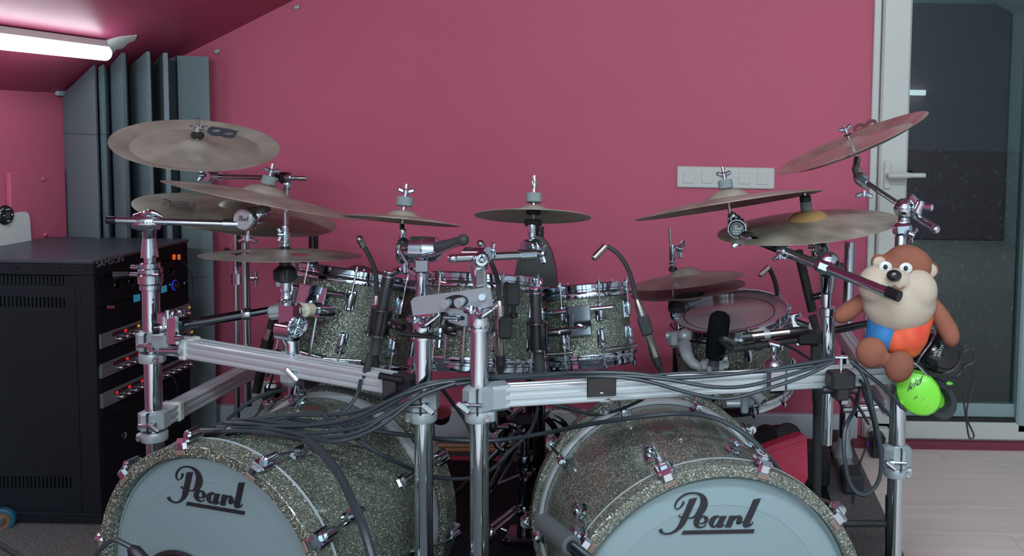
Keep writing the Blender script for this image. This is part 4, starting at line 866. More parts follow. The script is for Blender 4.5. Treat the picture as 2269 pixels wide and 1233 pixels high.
# china left arm
a = arm('thin chrome arm under the highest left china cymbal', P(635, 420, 2.42))
stack(a, cA, nA, .018, FELTB, .0165, .012, down=.055)
t0, t1_ = P(470, 391, 2.46), P(680, 396, 2.40)
rod(a, t0, t1_, .0062, STEEL, 'boom'); rod(a, P(664, 395.5, 2.405), t1_, .0068, STEEL, 'boom_cap'); rod(a, P(475, 391, 2.455), P(488, 391, 2.45), .011, CHROME, 'boom_socket')
tilter(a, P(462, 391, 2.46), (-.2, -1, 0), .015, False); obj('neck', MB().tube([P(458, 388, 2.46), (P(458, 388, 2.46)+cA-nA*.05)/2, cA-nA*.048], [.011, .010, .008], 12, 3), CHROME, a); wing(a, P(448, 388, 2.45), (-1, -.3, .2), (0, 0, 1), 1.0)
q = P(632, 394, 2.405); clamp_block(a, q, (0, 0, 1), .030, .030, .030, DCHROME); wing(a, q+V((-.02, -.01, -.004)), (-1, -.4, .4), (0, 0, 1), 1.1, DCHROME); collar(a, q+V((.012, -.004, 0)), (1, 0, 0), .0135, .016)
rod(a, P(636, 408, 2.405), P(632, 540, 2.405), .0075, STEEL, 'upright'); collar(a, P(636, 412, 2.405), (0, 0, 1), .011, .020)
# remote hi-hat / trash cymbal stand
a = arm('chrome column stand through the holed cymbal, with a black wing collar', P(632, 700, 2.13), 'cymbal_stand', 'cymbal stand')
rod(a, P(632, 470, 2.135), P(634, 700, 2.135), .0040, STEEL, 'centre_rod')
collar(a, P(632, 510, 2.135), (0, 0, 1), .0085, .020); wing(a, P(624, 520, 2.12), (-1, -.4, 0), (0, 0, 1), .9); collar(a, P(632, 530, 2.135), (0, 0, 1), .0105, .034); collar(a, P(632, 542, 2.135), (0, 0, 1), .014, .008); collar(a, P(632, 548, 2.135), (0, 0, 1), .011, .010, BLACKP)
obj('cup', MB().lathe([(.014, .012), (.013, .002), (.021, -.004), (.024, -.010), (.024, -.034), (.018, -.038), (.012, -.040)], frame(P(632, 590, 2.135), (0, 0, 1)), 16), BLACKP, a, 'black ribbed collar')
rb_ = MB()
for k in range(16): an = 2*math.pi*k/16; rb_.box((.004, .004, .024), M.Translation(P(632, 612, 2.135)+V((.024*math.cos(an), .024*math.sin(an), .004))), ch=.001)
obj('ribs', rb_, BLACKP, a)
obj('column', MB().lathe([(.0155, 0), (.0155, -.022), (.0125, -.024), (.0135, -.040), (.0165, -.044), (.0150, -.060), (.0110, -.066), (.0125, -.100), (.012, -.12)], frame(P(634, 624, 2.135), (0, 0, 1)), 28), CHROME, a)
obj('key_screw', MB().box((.010, .012, .014), M.Translation(P(617, 630, 2.12)), ch=.003), CAST, a)
obj('base_clamp', MB().box((.060, .040, .034), M.Translation(P(625, 690, 2.14)) @ M.Rotation(R(-6), 4, 'Y'), ch=.008).cyl(P(600, 690, 2.13), P(668, 682, 2.13), .013), CAST, a)
# front hinge: big chrome tilter carrying tom 1
a = arm('chrome hinged tom holder with a round dished disc, on the left rail', P(646, 735, 2.03), 'tom_mount', 'tom mount')
q = P(640, 718, 2.03)
obj('hinge_body', MB().lathe([(.016, -.024), (.0245, -.022), (.0255, -.004), (.0255, .022), (.022, .024)], frame(q+V((0, 0, -.014)), (1, -.35, 0)), 32), CHROME, a)
obj('hinge_arch', MB().prism([(-.018, -.03), (.018, -.03), (.018, .012), (.013, .024), (.005, .029), (-.005, .029), (-.013, .024), (-.018, .012)], .030, frame(P(640, 704, 2.03)+V((0, -.015, 0)), (.15, 1, 0), (1, -.15, 0))), CHROME, a, sharp=50)
obj('dished_disc', MB().lathe([(.0245, 0), (.0255, .004), (.022, .006), (.016, -.002), (.006, .001), (.0001, .001)], frame(P(658, 724, 2.012), (.85, -.55, 0)), 36), CHROME, a)
sp_ = MB()
for k in range(6):
    an = R(60*k+10); Fd = frame(P(659, 724, 2.009), (.85, -.55, 0)); sp_.box((.016, .005, .005), Fd @ M.Rotation(an, 4, 'Z'), c=(.012, 0, 0), ch=.001)
obj('disc_spokes', sp_, CHROME2, a)
obj('neck', MB().cyl(q+V((0, 0, -.03)), P(646, 760, 2.03), .0165, .0150), CHROME, a)
obj('arm_tube', MB().cyl(P(652, 690, 2.04), P(700, 686, 2.11), .0135), CHROME, a)
obj('nylon_bush', MB().cyl(P(674, 688, 2.06), P(688, 687, 2.08), .0165), mat('cream_nylon', (.45, .42, .33), .4), a, 'cream nylon bush')
obj('joint', MB().ell(P(702, 688, 2.12), (.024, .020, .019)).cyl(P(700, 690, 2.1), P(735, 690, 2.14), .016), CHROME, a)
# dark chrome arm from the post clamp on the left to the column
a = arm('dark chrome tube arm from the left rail to the column stand', P(420, 715, 2.12), 'support_tube', 'support')
a0, a1 = P(400, 722, 2.10), P(628, 682, 2.16)
rod(a, a0, lerp(a0, a1, .66), .0115, DCHROME, 'tube'); rod(a, lerp(a0, a1, .6), a1, .0088, DCHROME, 'inner_tube'); collar(a, lerp(a0, a1, .64), a1-a0, .0145, .020, CHROME2)
obj('tube_end', MB().cyl(P(350, 728, 2.07), P(385, 722, 2.09), .0125), CHROME, a); rod(a, P(338, 729, 2.062), P(352, 728, 2.07), .0135, BLACKG, 'end_cap')
q = P(384, 728, 2.08); obj('rail_bracket', MB().box((.030, .024, .078), M.Translation(q+V((.004, -.004, .0))), ch=.005).box((.045, .030, .018), M.Translation(q+V((0, -.006, -.052))), ch=.006).box((.020, .030, .040), M.Translation(q+V((-.022, .0, .02))), ch=.004).cyl(q+V((-.014, -.03, -.046)), q+V((.03, -.03, -.046)), .007), CHROME, a)
wing(a, P(398, 695, 2.07), (.2, -.3, 1), (.3, 0, 1), 1.2); cylo('clamp_screw', P(388, 750, 2.05), P(404, 750, 2.05), .007, CHROME, a); cylo('clamp_screw', P(372, 688, 2.06), P(372, 706, 2.06), .006, CHROME, a)
# splash E holder with black handle
a = arm('chrome swivel holder with a black handle under the left splash cymbal', P(935, 600, 1.93))
stack(a, cE, nE, .030, fr=.0185, fh=.021, gap=.004, down=.05)
rod(a, cE-nE*.010, P(892, 530, 2.02), .0058, CHROME, 'upright'); collar(a, P(892, 518, 2.02), (0, 0, 1), .0082, .020)
tl = P(897, 560, 1.97); tilter(a, tl, (-.9, -.5, 0), .024, False)
obj('swivel_arm', MB().cyl(P(888, 562, 1.95), P(930, 556, 1.94), .0095).box((.009, .010, .055), M.Translation(P(893, 566, 1.94)) @ M.Rotation(R(-28), 4, 'Y'), ch=.003).cyl(P(893, 540, 2.0), P(898, 560, 1.97), .015, .020), CHROME, a)
dr = P(940, 553, 1.95); obj('swivel_drum', MB().lathe([(.016, -.030), (.0275, -.028), (.0285, -.002), (.0275, -.001), (.0275, .001), (.0285, .002), (.0265, .026), (.018, .034), (.013, .038)], frame(dr, (1, .05, -.02)), 36), CHROME, a)
hd0, hd1 = P(968, 550, 1.92), P(1026, 532, 1.90); obj('handle', MB().tube([hd0, lerp(hd0, hd1, .5), hd1], [.0125, .010, .010], 16, 3).ell(hd1, (.0125, .012, .0125)), RUBBER, a, 'black rubber handle')
obj('handle_edge', MB().tube([P(925, 570, 1.92), P(968, 562, 1.91), P(1020, 541, 1.892)], .0022, 8, 4), CHROME, a)
rod(a, P(897, 580, 1.97), P(897, 592, 1.97), .006, CHROME, 'stud'); wing(a, P(897, 594, 1.965), (0, 0, -1), (1, -.1, 0), 1.55)
obj('socket', MB().box((.030, .030, .038), M.Translation(P(934, 588, 1.93)), ch=.007), CHROME, a)
obj('column', MB().lathe([(.0125, 0), (.0135, -.01), (.011, -.025), (.0125, -.045), (.0160, -.072)], frame(P(934, 603, 1.93), (0, 0, 1)), 24), CHROME, a)
# splash F holder
a = arm('chrome short boom under the right splash cymbal, in front of the chair back', P(1062, 600, 1.85))
stack(a, cF, nF, .030, fr=.0175, fh=.021, gap=.001, down=.04, wn=False, top=.062)
collar(a, cF+nF*.072, nF, .0055, .020); felt(a, cF-nF*.010+nF*.002, -nF, .0190, .013, FELTB)
rod(a, cF-nF*.02, P(1180, 530, 1.95), .0058, CHROME, 'upright'); collar(a, P(1179, 512, 1.955), (0, 0, 1), .0085, .028)
tilter(a, P(1176, 552, 1.94), (-.5, -.8, 0), .0215, False); obj('teeth_block', MB().box((.030, .024, .030), M.Translation(P(1176, 545, 1.945)), ch=.009).cyl(P(1150, 566, 1.9), P(1185, 564, 1.92), .0125), CHROME, a); wing(a, P(1198, 562, 1.92), (1, -.4, 0), (.1, 0, 1), 1.2)
rod(a, P(1001, 573, 1.82), P(1155, 566, 1.90), .0085, CHROME2, 'boom'); obj('boom_tip', MB().ell(P(1003, 573, 1.82), (.011, .0092, .0092)), CHROME, a)
q = P(1062, 565, 1.865); obj('boom_clamp', MB().cyl(P(1035, 563, 1.89), P(1082, 563, 1.85), .0145).lathe([(.0001, -.014), (.012, -.012), (.017, -.004), (.017, .004), (.012, .012), (.006, .013), (.0001, .012)], frame(P(1067, 575, 1.835), (.3, -1, 0)), 24), CHROME, a)
wing(a, P(1090, 556, 1.86), (1, -.3, .2), (0, 0, 1), .9)
obj('tapered_neck', MB().lathe([(.0155, .028), (.019, .018), (.0185, .0), (.0145, -.020), (.012, -.035), (.0145, -.055)], frame(P(1061, 598, 1.85), (0, 0, 1)), 28), CHROME, a)
obj('ribbed_block', MB().box((.022, .018, .044), M.Translation(P(1066, 617, 1.84)), ch=.004), CHROME2, a)
# right: long boom to crash G
a = arm('long chrome boom arm with a black end cap, sloping in front of the plush toy', P(1830, 590, 2.05))
g0, g1 = P(1640, 520, 2.16), P(1992, 657, 1.86)
rod(a, g0, lerp(g0, g1, .34), .0092, DCHROME, 'inner_boom'); rod(a, lerp(g0, g1, .30), g1, .0112, CHROME, 'boom'); collar(a, lerp(g0, g1, .30), g1-g0, .0150, .020); wing(a, P(1727, 568, 2.05), (.1, 0, -1), (1, 0, 0), .9)
rod(a, lerp(g0, g1, .935), lerp(g0, g1, 1.003), .0125, BLACKG, 'end_cap')
collar(a, lerp(g0, g1, .055), g1-g0, .0150, .030)
tl = P(1634, 505, 2.17); tilter(a, tl, (-.1, -1, -.05), .024)
obj('neck', MB().tube([tl+V((-.004, .008, .01)), P(1622, 480, 2.17), cG-nG*.03], [.018, .013, .0085], 16, 4), CHROME, a); wing(a, P(1640, 535, 2.16), (.2, -.1, -1), (1, 0, 0), 1.2)
stack(a, cG, nG, .040, down=.04, fr=.0175)
q = lerp(g0, g1, .57); obj('boom_clamp', MB().box((.050, .030, .030), frame(q, (0, -1, .1), g1-g0), ch=.008), CHROME, a)
obj('clamp_body', MB().ell(q+V((.008, .018, .010)), (.028, .022, .024)).cyl(q+V((.01, .02, -.01)), P(1832, 640, 2.08), .020, .0165), CHROME, a)
obj('clamp_handle', MB().cyl(P(1830, 592, 2.05), P(1868, 588, 2.03), .006).box((.022, .016, .016), M.Translation(P(1850, 590, 2.04)), ch=.004), CHROME, a)
obj('upright', MB().lathe([(.0150, 0), (.0135, -.03), (.0115, -.06), (.013, -.085)], frame(P(1832, 622, 2.10), (0, 0, 1)), 24), CHROME, a)
obj('post', MB().cyl(P(1834, 690, 2.10), P(1835, 812, 2.10), .0165).cyl(P(1836, 850, 2.1), P(1831, 985, 2.1), .0135), CHROME, a); collar(a, P(1834, 690, 2.10), (0, 0, 1), .0205, .022)
# ride H arm
a = arm('chrome tilter with round badge beneath the cymbal with the golden bell', P(1820, 560, 2.3))
stack(a, cH, nH, .040, down=.06, fr=.0145, fh=.024, gap=-.001, wn=False, top=.05)
obj('black_cap', MB().lathe([(.0145, 0), (.0145, .010), (.0125, .013), (.0001, .013)], frame(cH+nH*.064, nH), 24), BLACKP, a, 'black cap')
tilter(a, P(1818, 548, 2.22), (-.1, -1, -.1), .0205); obj('neck', MB().tube([P(1818, 545, 2.24), cH-nH*.05], [.012, .009], 12), CHROME, a); obj('lower_neck', MB().cyl(P(1822, 560, 2.22), P(1836, 588, 2.12), .012), CHROME, a); wing(a, P(1803, 572, 2.15), (-1, -.3, .2), (0, 0, 1), .9)
# china I arm
a = arm('chrome arm rising left from the post top to the tilted right china', P(2005, 490, 2.08))
stack(a, cI, nI, .018, FELTB, .0100, .004, down=.045, top=.028)
felt(a, cI-nI*.030, nI, .0195, .017, mat('brown_grey_felt', (.085, .07, .06), .9))
i0, i1 = P(1903, 392, 2.24), P(2073, 508, 2.02)
obj('tilter_body', MB().tube([cI-nI*.045, P(1897, 375, 2.25), P(1905, 395, 2.24), P(1920, 410, 2.22)], [.009, .012, .0165, .0135], 14, 4), CHROME, a)
obj('key_block', MB().box((.030, .022, .026), M.Translation(P(1910, 398, 2.22)) @ M.Rotation(R(35), 4, 'Y'), ch=.006), CHROME, a)
wing(a, P(1915, 428, 2.22), (0, -.1, -1), (1, 0, 0), 1.15)
rod(a, P(1918, 404, 2.22), i1, .0068, CHROME2, 'boom'); rod(a, lerp(i0, i1, .63), i1, .0092, CHROME2, 'boom_sleeve'); obj('boom_tip', MB().ell(i1, (.011, .010, .010)), CHROME, a)
q = P(2003, 462, 2.08); obj('ball_clamp', MB().ell(q, (.0245, .024, .024)), CHROME, a); wing(a, P(2036, 458, 2.05), (.4, -.2, 1), (.1, 0, 1), 1.7); obj('clamp_ear', MB().ell(P(2033, 462, 2.06), (.012, .012, .024)), CHROME, a)
obj('neck', MB().lathe([(.0135, 0), (.0155, -.012), (.012, -.03), (.014, -.036)], frame(P(2003, 482, 2.08), (0, 0, 1)), 20), CHROME, a)
obj('swivel_block', MB().box((.044, .030, .034), M.Translation(P(1999, 508, 2.07)) @ M.Rotation(R(-6), 4, 'Y'), ch=.009).cyl(P(1996, 525, 2.06), P(1995, 560, 2.05), .014), CHROME, a); wing(a, P(2018, 520, 2.04), (1, -.2, -.4), (0, 0, 1), 1.0)
# hi-hat stand
a = arm('hi-hat stand column beside the floor tom, with a black cup', P(1497, 700, 2.74), 'hihat_stand', 'hi-hat stand')
rod(a, P(1484, 505, 2.74), P(1494, 700, 2.74), .0038, STEEL, 'pull_rod'); collar(a, P(1490, 560, 2.74), (0, 0, 1), .010, .050); wing(a, P(1504, 551, 2.73), (1, -.2, -.3), (0, 0, 1), 1.5)
for py, r_ in ((583, .012), (590, .010)): collar(a, P(1491, py, 2.74), (0, 0, 1), r_, .007)
collar(a, P(1491, 597, 2.74), (0, 0, 1), .013, .012, BLACKP)
obj('cup', MB().lathe([(.024, .012), (.026, .0), (.026, -.016), (.022, -.022)], frame(P(1499, 676, 2.74), (0, 0, 1)), 24), RUBBER, a, 'black cup')
obj('column', MB().lathe([(.0165, 0), (.0165, -.014), (.013, -.016), (.0145, -.03), (.018, -.035), (.018, -.06), (.012, -.065)], frame(P(1500, 690, 2.74), (0, 0, 1)), 24), CHROME, a)
rod(a, P(1500, 735, 2.74), V((P(1500, 735, 2.74).x, 2.74, .16)), .0125, DCHROME, 'lower_tube')
q = P(1500, 745, 2.45)
b2_ = thing('floor_tom_holder', 'curved silver bracket with clamps that grips the floor tom', 'drum bracket', P(1540, 790, 2.4))
obj('cross_clamp', MB().cyl(P(1476, 745, 2.5), P(1530, 742, 2.5), .013).box((.035, .04, .045), M.Translation(P(1494, 752, 2.5)), ch=.01).ell(P(1517, 745, 2.48), (.020, .020, .020)), CAST, b2_)
obj('curved_arm', MB().tube([P(1517, 765, 2.46), P(1521, 785, 2.43), P(1535, 806, 2.40), P(1560, 818, 2.38)], [.019, .017, .014, .012], 12, 5), CAST, b2_)
obj('wing_block', MB().box((.075, .03, .026), M.Translation(P(1583, 808, 2.36)) @ M.Rotation(R(-4), 4, 'Y'), ch=.006).box((.016, .03, .045), M.Translation(P(1572, 806, 2.35)), ch=.004).box((.016, .03, .045), M.Translation(P(1597, 802, 2.35)), ch=.004).cyl(P(1600, 797, 2.34), P(1612, 796, 2.34), .009), CAST, b2_)
obj('lower_clamp', MB().box((.055, .05, .05), M.Translation(P(1648, 880, 2.35)), ch=.01).lathe([(.011, 0), (.014, 0), (.014, .075), (.011, .075)], frame(P(1692, 893, 2.26), (-.55, .6, .35)), 24, close=True).box((.02, .03, .06), M.Translation(P(1650, 890, 2.33)), ch=.004).cyl(P(1610, 896, 2.33), P(1640, 896, 2.33), .010), CAST, b2_)
obj('mount_plate', MB().box((.034, .012, .10), M.Translation(P(1768, 730, 2.62)) @ M.Rotation(R(-12), 4, 'Y'), ch=.004).cyl(P(1772, 712, 2.6), P(1800, 722, 2.55), .014), CHROME, b2_)
# ------------------------------------------------------------ more stands, seat and things behind the kit
a = thing('rear_stand', 'slim chrome stand with a T screw, behind the left cymbals near the foam', 'cymbal stand', P(525, 900, 2.72))
rod(a, V((P(523, 900, 2.72).x, 2.72, .02)), V((P(523, 520, 2.72).x, 2.72, P(523, 520, 2.72).z)), .0085, CHROME2, 'tube')
q = P(530, 617, 2.70); obj('joint', MB().cyl(q+V((0, 0, -.016)), q+V((0, 0, .016)), .021).cyl(q, P(572, 618, 2.69), .0065), CHROME2, a); obj('t_screw', MB().cyl(P(567, 602, 2.69), P(567, 634, 2.69), .0048), CHROME2, a)
obj('black_clip', MB().cyl(P(532, 520, 2.70), P(532, 590, 2.70), .011).box((.03, .02, .02), M.Translation(P(533, 560, 2.7)), ch=.004), BLACKP, a)
cylo('brace', P(505, 552, 2.72), P(494, 576, 2.72), .010, BLACKP, a)
a = thing('rear_post_stand', 'short chrome post standing behind the largest rack tom', 'cymbal stand', P(695, 900, 2.85))
rod(a, V((P(695, 900, 2.85).x, 2.85, .02)), V((P(695, 522, 2.85).x, 2.85, P(695, 522, 2.85).z)), .0145, DCHROME, 'tube')
q = P(628, 870, 2.85); obj('low_clamp', MB().box((.05, .04, .06), M.Translation(P(606, 870, 2.9)), ch=.01).cyl(P(604, 880, 2.9), P(606, 905, 2.9), .008), DCHROME, a)
obj('black_cymbal_bag', MB().prism([(-.10, -.02), (-.02, .022), (.01, .020), (.10, -.012), (.10, -.05), (-.10, -.05)], .12, frame(P(800, 603, 2.75), (0, -1, 0))), BLACKP, None, 'black peaked bag just showing over the largest rack tom', None, 'bag', sharp=30)
# drummer's seat with tall oval backrest
a = thing('drum_throne', 'black drum seat whose tall rounded backrest rises between the toms', 'chair', V((P(1190, 640, 2.95).x, 2.95, 0)))
bt, bb = P(1190, 524, 2.95), P(1190, 665, 2.95); F = frame(P(1189, 650, 2.95), (0, -1, .12)); w2 = 50*S(2.95)
out = []
for k in range(25):
    u = k/24*2-1; ang = math.pi*(k/24); x = -w2*math.cos(ang); y = .19*(max(0, math.sin(ang))**.62); x *= .78 + .22*(1-min(1, y/.19)); out.append((x, y))
out = [(-w2, -.14)]+out+[(w2, -.14)]
obj('backrest', MB().prism(out, .035, F), mat('black_leatherette', (.012, .016, .019), .33), a, sharp=60)
obj('seat', MB().lathe([(.0001, 0), (.14, 0), (.16, .02), (.165, .05), (.15, .075), (.0001, .08)], frame((bt.x, 2.83, .48), (0, 0, 1)), 40), BLACKP, a)
obj('backrest_bar', MB().tube([(bt.x, 2.90, .50), (bt.x, 2.99, .52), (bt.x, 3.0, .9)], .014, 12, 5), DCHROME, a)
rod(a, (bt.x, 2.83, .08), (bt.x, 2.83, .48), .0155, DCHROME, 'seat_post')
for k in range(3):
    an = R(80+120*k); cylo('leg', (bt.x, 2.83, .30), (bt.x+.28*math.cos(an), 2.83+.28*math.sin(an), .035), .009, DCHROME, a); obj('rubber_foot', MB().ell((bt.x+.28*math.cos(an), 2.83+.28*math.sin(an), .030), (.016, .016, .016)), RUBBER, a)
# pedal stand between the bass drums
a = thing('pedal_stand', 'dark chrome stand with silver braces between the two bass drums', 'hi-hat stand', V((P(1163, 1150, 2.35).x, 2.35, 0)))
Yq = 2.35
rod(a, P(1163, 1165, Yq), P(1163, 1060, Yq), .0165, DCHROME, 'tube'); rod(a, P(1163, 1060, Yq), P(1163, 960, Yq), .0115, DCHROME, 'tube'); 
for py, r_, h_ in ((1020, .023, .03), (1038, .022, .014), (1004, .021, .012), (1130, .021, .028)): collar(a, P(1163, py, Yq), (0, 0, 1), r_, h_, DCHROME)
obj('base_block', MB().box((.11, .09, .022), M.Translation(P(1165, 1188, Yq)), ch=.006).cyl(P(1163, 1190, Yq), P(1163, 1160, Yq), .025, .019), DCHROME, a)
wing(a, P(1172, 1052, 2.32), (.6, -1, .3), (1, 0, 1), 1.1)
for (x0, y0, x1, y1) in ((1142, 1125, 1086, 1168), (1148, 1133, 1090, 1180)): cylo('brace', P(x0, y0, Yq), P(x1, y1, 2.25), .0045, STEEL, a)
obj('brace_foot', MB().ell(P(1089, 1186, 2.25), (.012, .012, .02)), CHROME2, a)
for (x0, y0, x1, y1) in ((1122, 1004, 1086, 1078), (1154, 988, 1088, 1093), (1150, 1054, 1103, 1074), (1110, 1172, 1150, 1190)): cylo('brace', P(x0, y0, 2.5), P(x1, y1, 2.5), .0042, STEEL, a)
cylo('brace', P(1140, 990, 2.5), P(1090, 1083, 2.5), .007, DCHROME, a)
a = thing('rear_pedal_stand', 'dark upright tube with a chrome ring and black clamp under the right rail', 'stand', V((P(1198, 1000, 2.7).x, 2.7, 0)))
rod(a, V((P(1198, 1045, 2.7).x, 2.7, .02)), P(1198, 885, 2.7), .0145, DCHROME, 'tube'); rod(a, P(1188, 1040, 2.66), P(1186, 885, 2.66), .009, DCHROME, 'tube')
obj('ring', MB().lathe([(.030, -.012), (.040, -.012), (.044, -.004), (.044, .006), (.038, .012), (.030, .012)], frame(P(1125, 970, 2.55), (.3, -1, .1)), 32, close=True), CHROME, a)
obj('ring_core', MB().lathe([(.0001, .0), (.016, .002), (.018, -.01)], frame(P(1125, 970, 2.54), (.3, -1, .1)), 24), DCHROME, a)
obj('black_clamp', MB().box((.10, .04, .03), M.Translation(P(1145, 928, 2.6)), ch=.005).box((.04, .04, .10), M.Translation(P(1120, 940, 2.6)), ch=.005), BLACKP, a)
rod(a, P(1093, 947, 2.5), P(1125, 948, 2.52), .006, STEEL, 't_rod'); obj('black_grip', MB().ell(P(1092, 947, 2.5), (.012, .011, .017)), BLACKP, a)
cylo('clamp_screw', P(1108, 900, 2.5), P(1140, 922, 2.55), .009, CHROME2, a); cylo('clamp_screw', P(1125, 930, 2.5), P(1160, 905, 2.5), .007, CHROME2, a)
for k, pts in enumerate(([(1212, 928), (1228, 948), (1236, 968), (1232, 990)], [(1226, 925), (1248, 938), (1258, 956)])):
    obj('chain_arm', MB().tube([P(x, y, 2.55) for x, y in pts], .009, 8, 4), DCHROME, a)
obj('small_shell', MB().lathe([(.075, 0), (.075, -.06), (.07, -.06), (.07, 0)], frame(P(1240, 958, 2.75), (-.2, -1, .1)), 40, close=True), GLIT, a)
obj('silver_cup', MB().lathe([(.0001, 0), (.024, .004), (.027, .020), (.030, .034), (.022, .036)], frame(P(978, 932, 2.6), (.1, -.5, 1)), 24), mat('tarnished_silver', (.35, .33, .28), .3, 1.0), None, 'small upturned silver cup behind the left middle post', None, 'cup')
# sticks
sa, sb = P(968, 993, 3.30), P(1042, 983, 3.30); sa.z = sb.z = .032
obj('drumstick', MB().tube([sa, sb, sb+(sb-sa)*.8, sb+(sb-sa)*1.35, sb+(sb-sa)*1.4], [.008, .008, .008, .004, .003], 12), STICK, None, 'pale drumstick on the carpet, the rear one of two', None, 'drumstick', 'drumsticks on the carpet')
sa2 = sa+V((.01, -.045, 0)); obj('drumstick', MB().tube([sa2, sa2+V((.20, .01, 0)), sa2+V((.36, .02, 0)), sa2+V((.37, .02, 0))], [.008, .008, .004, .003], 12), STICK, None, 'pale drumstick on the carpet, the front one of two', None, 'drumstick', 'drumsticks on the carpet')
# grey grip between the bass drums
a = thing('padded_handle', 'handle with a grey foam grip leaning in front of the right bass drum', 'handle', P(1230, 1190, 1.55))
h0, h1 = P(1204, 1158, 1.62), P(1268, 1212, 1.48)
obj('foam_grip', MB().lathe([(.015, 0), (.0175, .003), (.0175, (h1-h0).length-.003), (.015, (h1-h0).length)], frame(h0, h1-h0), 28), GREYGRIP, a, 'grey foam grip'); rod(a, h1, h1+(h1-h0)*.55, .0105, DCHROME, 'shaft')
# red case, headphones on it
a = thing('red_case', 'red plastic case standing on the carpet behind the right bass drum', 'case', P(1745, 1080, 3.0))
Fc = frame(P(1748, 1032, 2.95), (.25, -1, .2), (1, .25, 0))
obj('case_body', MB().prism([(-.095, -.10), (-.082, .058), (-.075, .064), (.058, .098), (.068, .090), (.066, -.045), (.03, -.10)], .07, Fc, -.07), REDP, a, sharp=30)
obj('case_lid', MB().prism([(-.080, -.08), (-.070, .045), (.045, .075), (.052, -.035), (.022, -.08)], .006, Fc, -.001), REDP, a)
obj('case_mark', text_mb('ICE', Fc @ M.Translation((.008, .015, .0055)), .030, depth=.0008), mat('pale_red_mark', (.62, .10, .14), .5), a, 'raised faint lettering')
a = thing('closed_headphones', 'black headphones with a dark red rim lying behind the red case', 'headphones', P(1715, 970, 3.1))
for k, (px, py) in enumerate(((1700, 975), (1745, 972))): obj('ear_cup', MB().lathe([(.0001, 0), (.040, .002), (.048, .014), (.050, .03), (.044, .036)], frame(P(px, py, 3.12), (-.3+k*.2, -1, .5)), 32), BLACKP, a)
obj('red_rim', MB().lathe([(.037, .001), (.040, .002), (.041, .006), (.036, .004)], frame(P(1700, 975, 3.11), (-.3, -1, .5)), 32, close=True), DARKRED, a)
obj('headband', MB().tube([P(1690, 975, 3.13), P(1705, 955, 3.16), P(1735, 952, 3.16), P(1752, 968, 3.13)], [.012, .015, .015, .012], 10, 6), BLACKP, a)
obj('black_box', MB().box((.14, .12, .13), c=(P(1790, 1065, 3.05).x, 3.07, .08), ch=.006), BLACKP, None, 'black box behind the red case', None, 'box')
# microphone stand posts at the right
a = thing('microphone_stand', 'matt black microphone stand post with a low crossbar by the right bass drum', 'microphone stand', P(1812, 1100, 2.45))
rod(a, V((P(1812, 1100, 2.45).x, 2.45, .02)), P(1812, 838, 2.45), .0125, RUBBER, 'post'); rod(a, P(1812, 890, 2.45), P(1812, 838, 2.45), .0155, RUBBER, 'sleeve')
cylo('crossbar', P(1858, 1161, 2.2), P(1966, 1161, 2.2), .0085, RUBBER, a); cylo('rear_post', P(1972, 1233, 2.2), P(1972, 1100, 2.2), .012, BLACKP, a)

# ------------------------------------------------------------ microphones
def goose(label, pts, Yv, tip, body, conn, clip=None, rb=.0105):
    a = thing('gooseneck_microphone', label, 'microphone', P(*body[0], Yv))
    obj('capsule', MB().cyl(P(*tip[0], Yv-.01), P(*tip[1], Yv), .0085, .0085).ell(P(*tip[0], Yv-.01), (.009, .009, .009)), BRASSG, a)
    obj('gooseneck', MB().tube([P(x, y, Yv) for x, y in pts], .0056, 10, 8), RUBBER, a)
    rg = MB(); sp = spline([P(x, y, Yv) for x, y in pts], 8)
    b0, b1 = P(*body[0], Yv), P(*body[1], Yv)
    obj('body', MB().tube([b0, lerp(b0, b1, .12), lerp(b0, b1, .5), lerp(b0, b1, .97), b1], [.0065, rb, rb, rb, rb*.9], 20), BRASSG, a, 'silver body')
    for k in (.28, .52): obj('ring', MB().lathe([(rb+.0007, 0), (rb+.0007, .0015)], frame(lerp(b0, b1, k), b1-b0), 20), BLACKP, a)
    c0, c1 = P(*conn[0], Yv), P(*conn[1], Yv); obj('plug', MB().tube([c0, lerp(c0, c1, .55), lerp(c0, c1, .6), c1], [rb*.95, rb*.95, rb*.75, .005], 16), BLACKP, a)
    if clip:
        F = frame(P(*clip, Yv-.008), (0, -1, 0), (b1-b0).cross(V((0, -1, 0)))); obj('clip', MB().box((.030, .050, .020), F, ch=.005), RUBBER, a)
    return a
goose('gooseneck microphone over the largest rack tom, left of the slanted black microphone', [(806, 545), (820, 572), (832, 605), (835, 655)], 2.14, [(797, 530), (806, 546)], [(834, 655), (829, 790)], [(829, 790), (836, 828)])
g2 = goose('gooseneck microphone over the middle tom, behind the right splash boom', [(1076, 560), (1092, 590), (1103, 625), (1106, 668)], 2.06, [(1065, 540), (1075, 560)], [(1107, 666), (1109, 788)], [(1109, 788), (1109, 830)], (1120, 727), .0120)
goose('gooseneck microphone bending over the smallest tom towards the hi-hat', [(1346, 546), (1372, 566), (1395, 605), (1411, 668)], 2.2, [(1318, 570), (1342, 545)], [(1411, 664), (1452, 792)], [(1452, 792), (1466, 826)], (1430, 722), .0115)
a = thing('gooseneck_microphone', 'short gooseneck microphone rising behind the floor tom', 'microphone', P(1720, 645, 2.85))
obj('capsule', MB().cyl(P(1686, 608, 2.84), P(1703, 592, 2.85), .0095).ell(P(1686, 608, 2.84), (.01, .01, .01)), BRASSG, a); obj('gooseneck', MB().tube([P(1704, 594, 2.85), P(1715, 618, 2.85), P(1723, 652, 2.86), P(1724, 690, 2.90)], .0075, 10, 6), RUBBER, a)
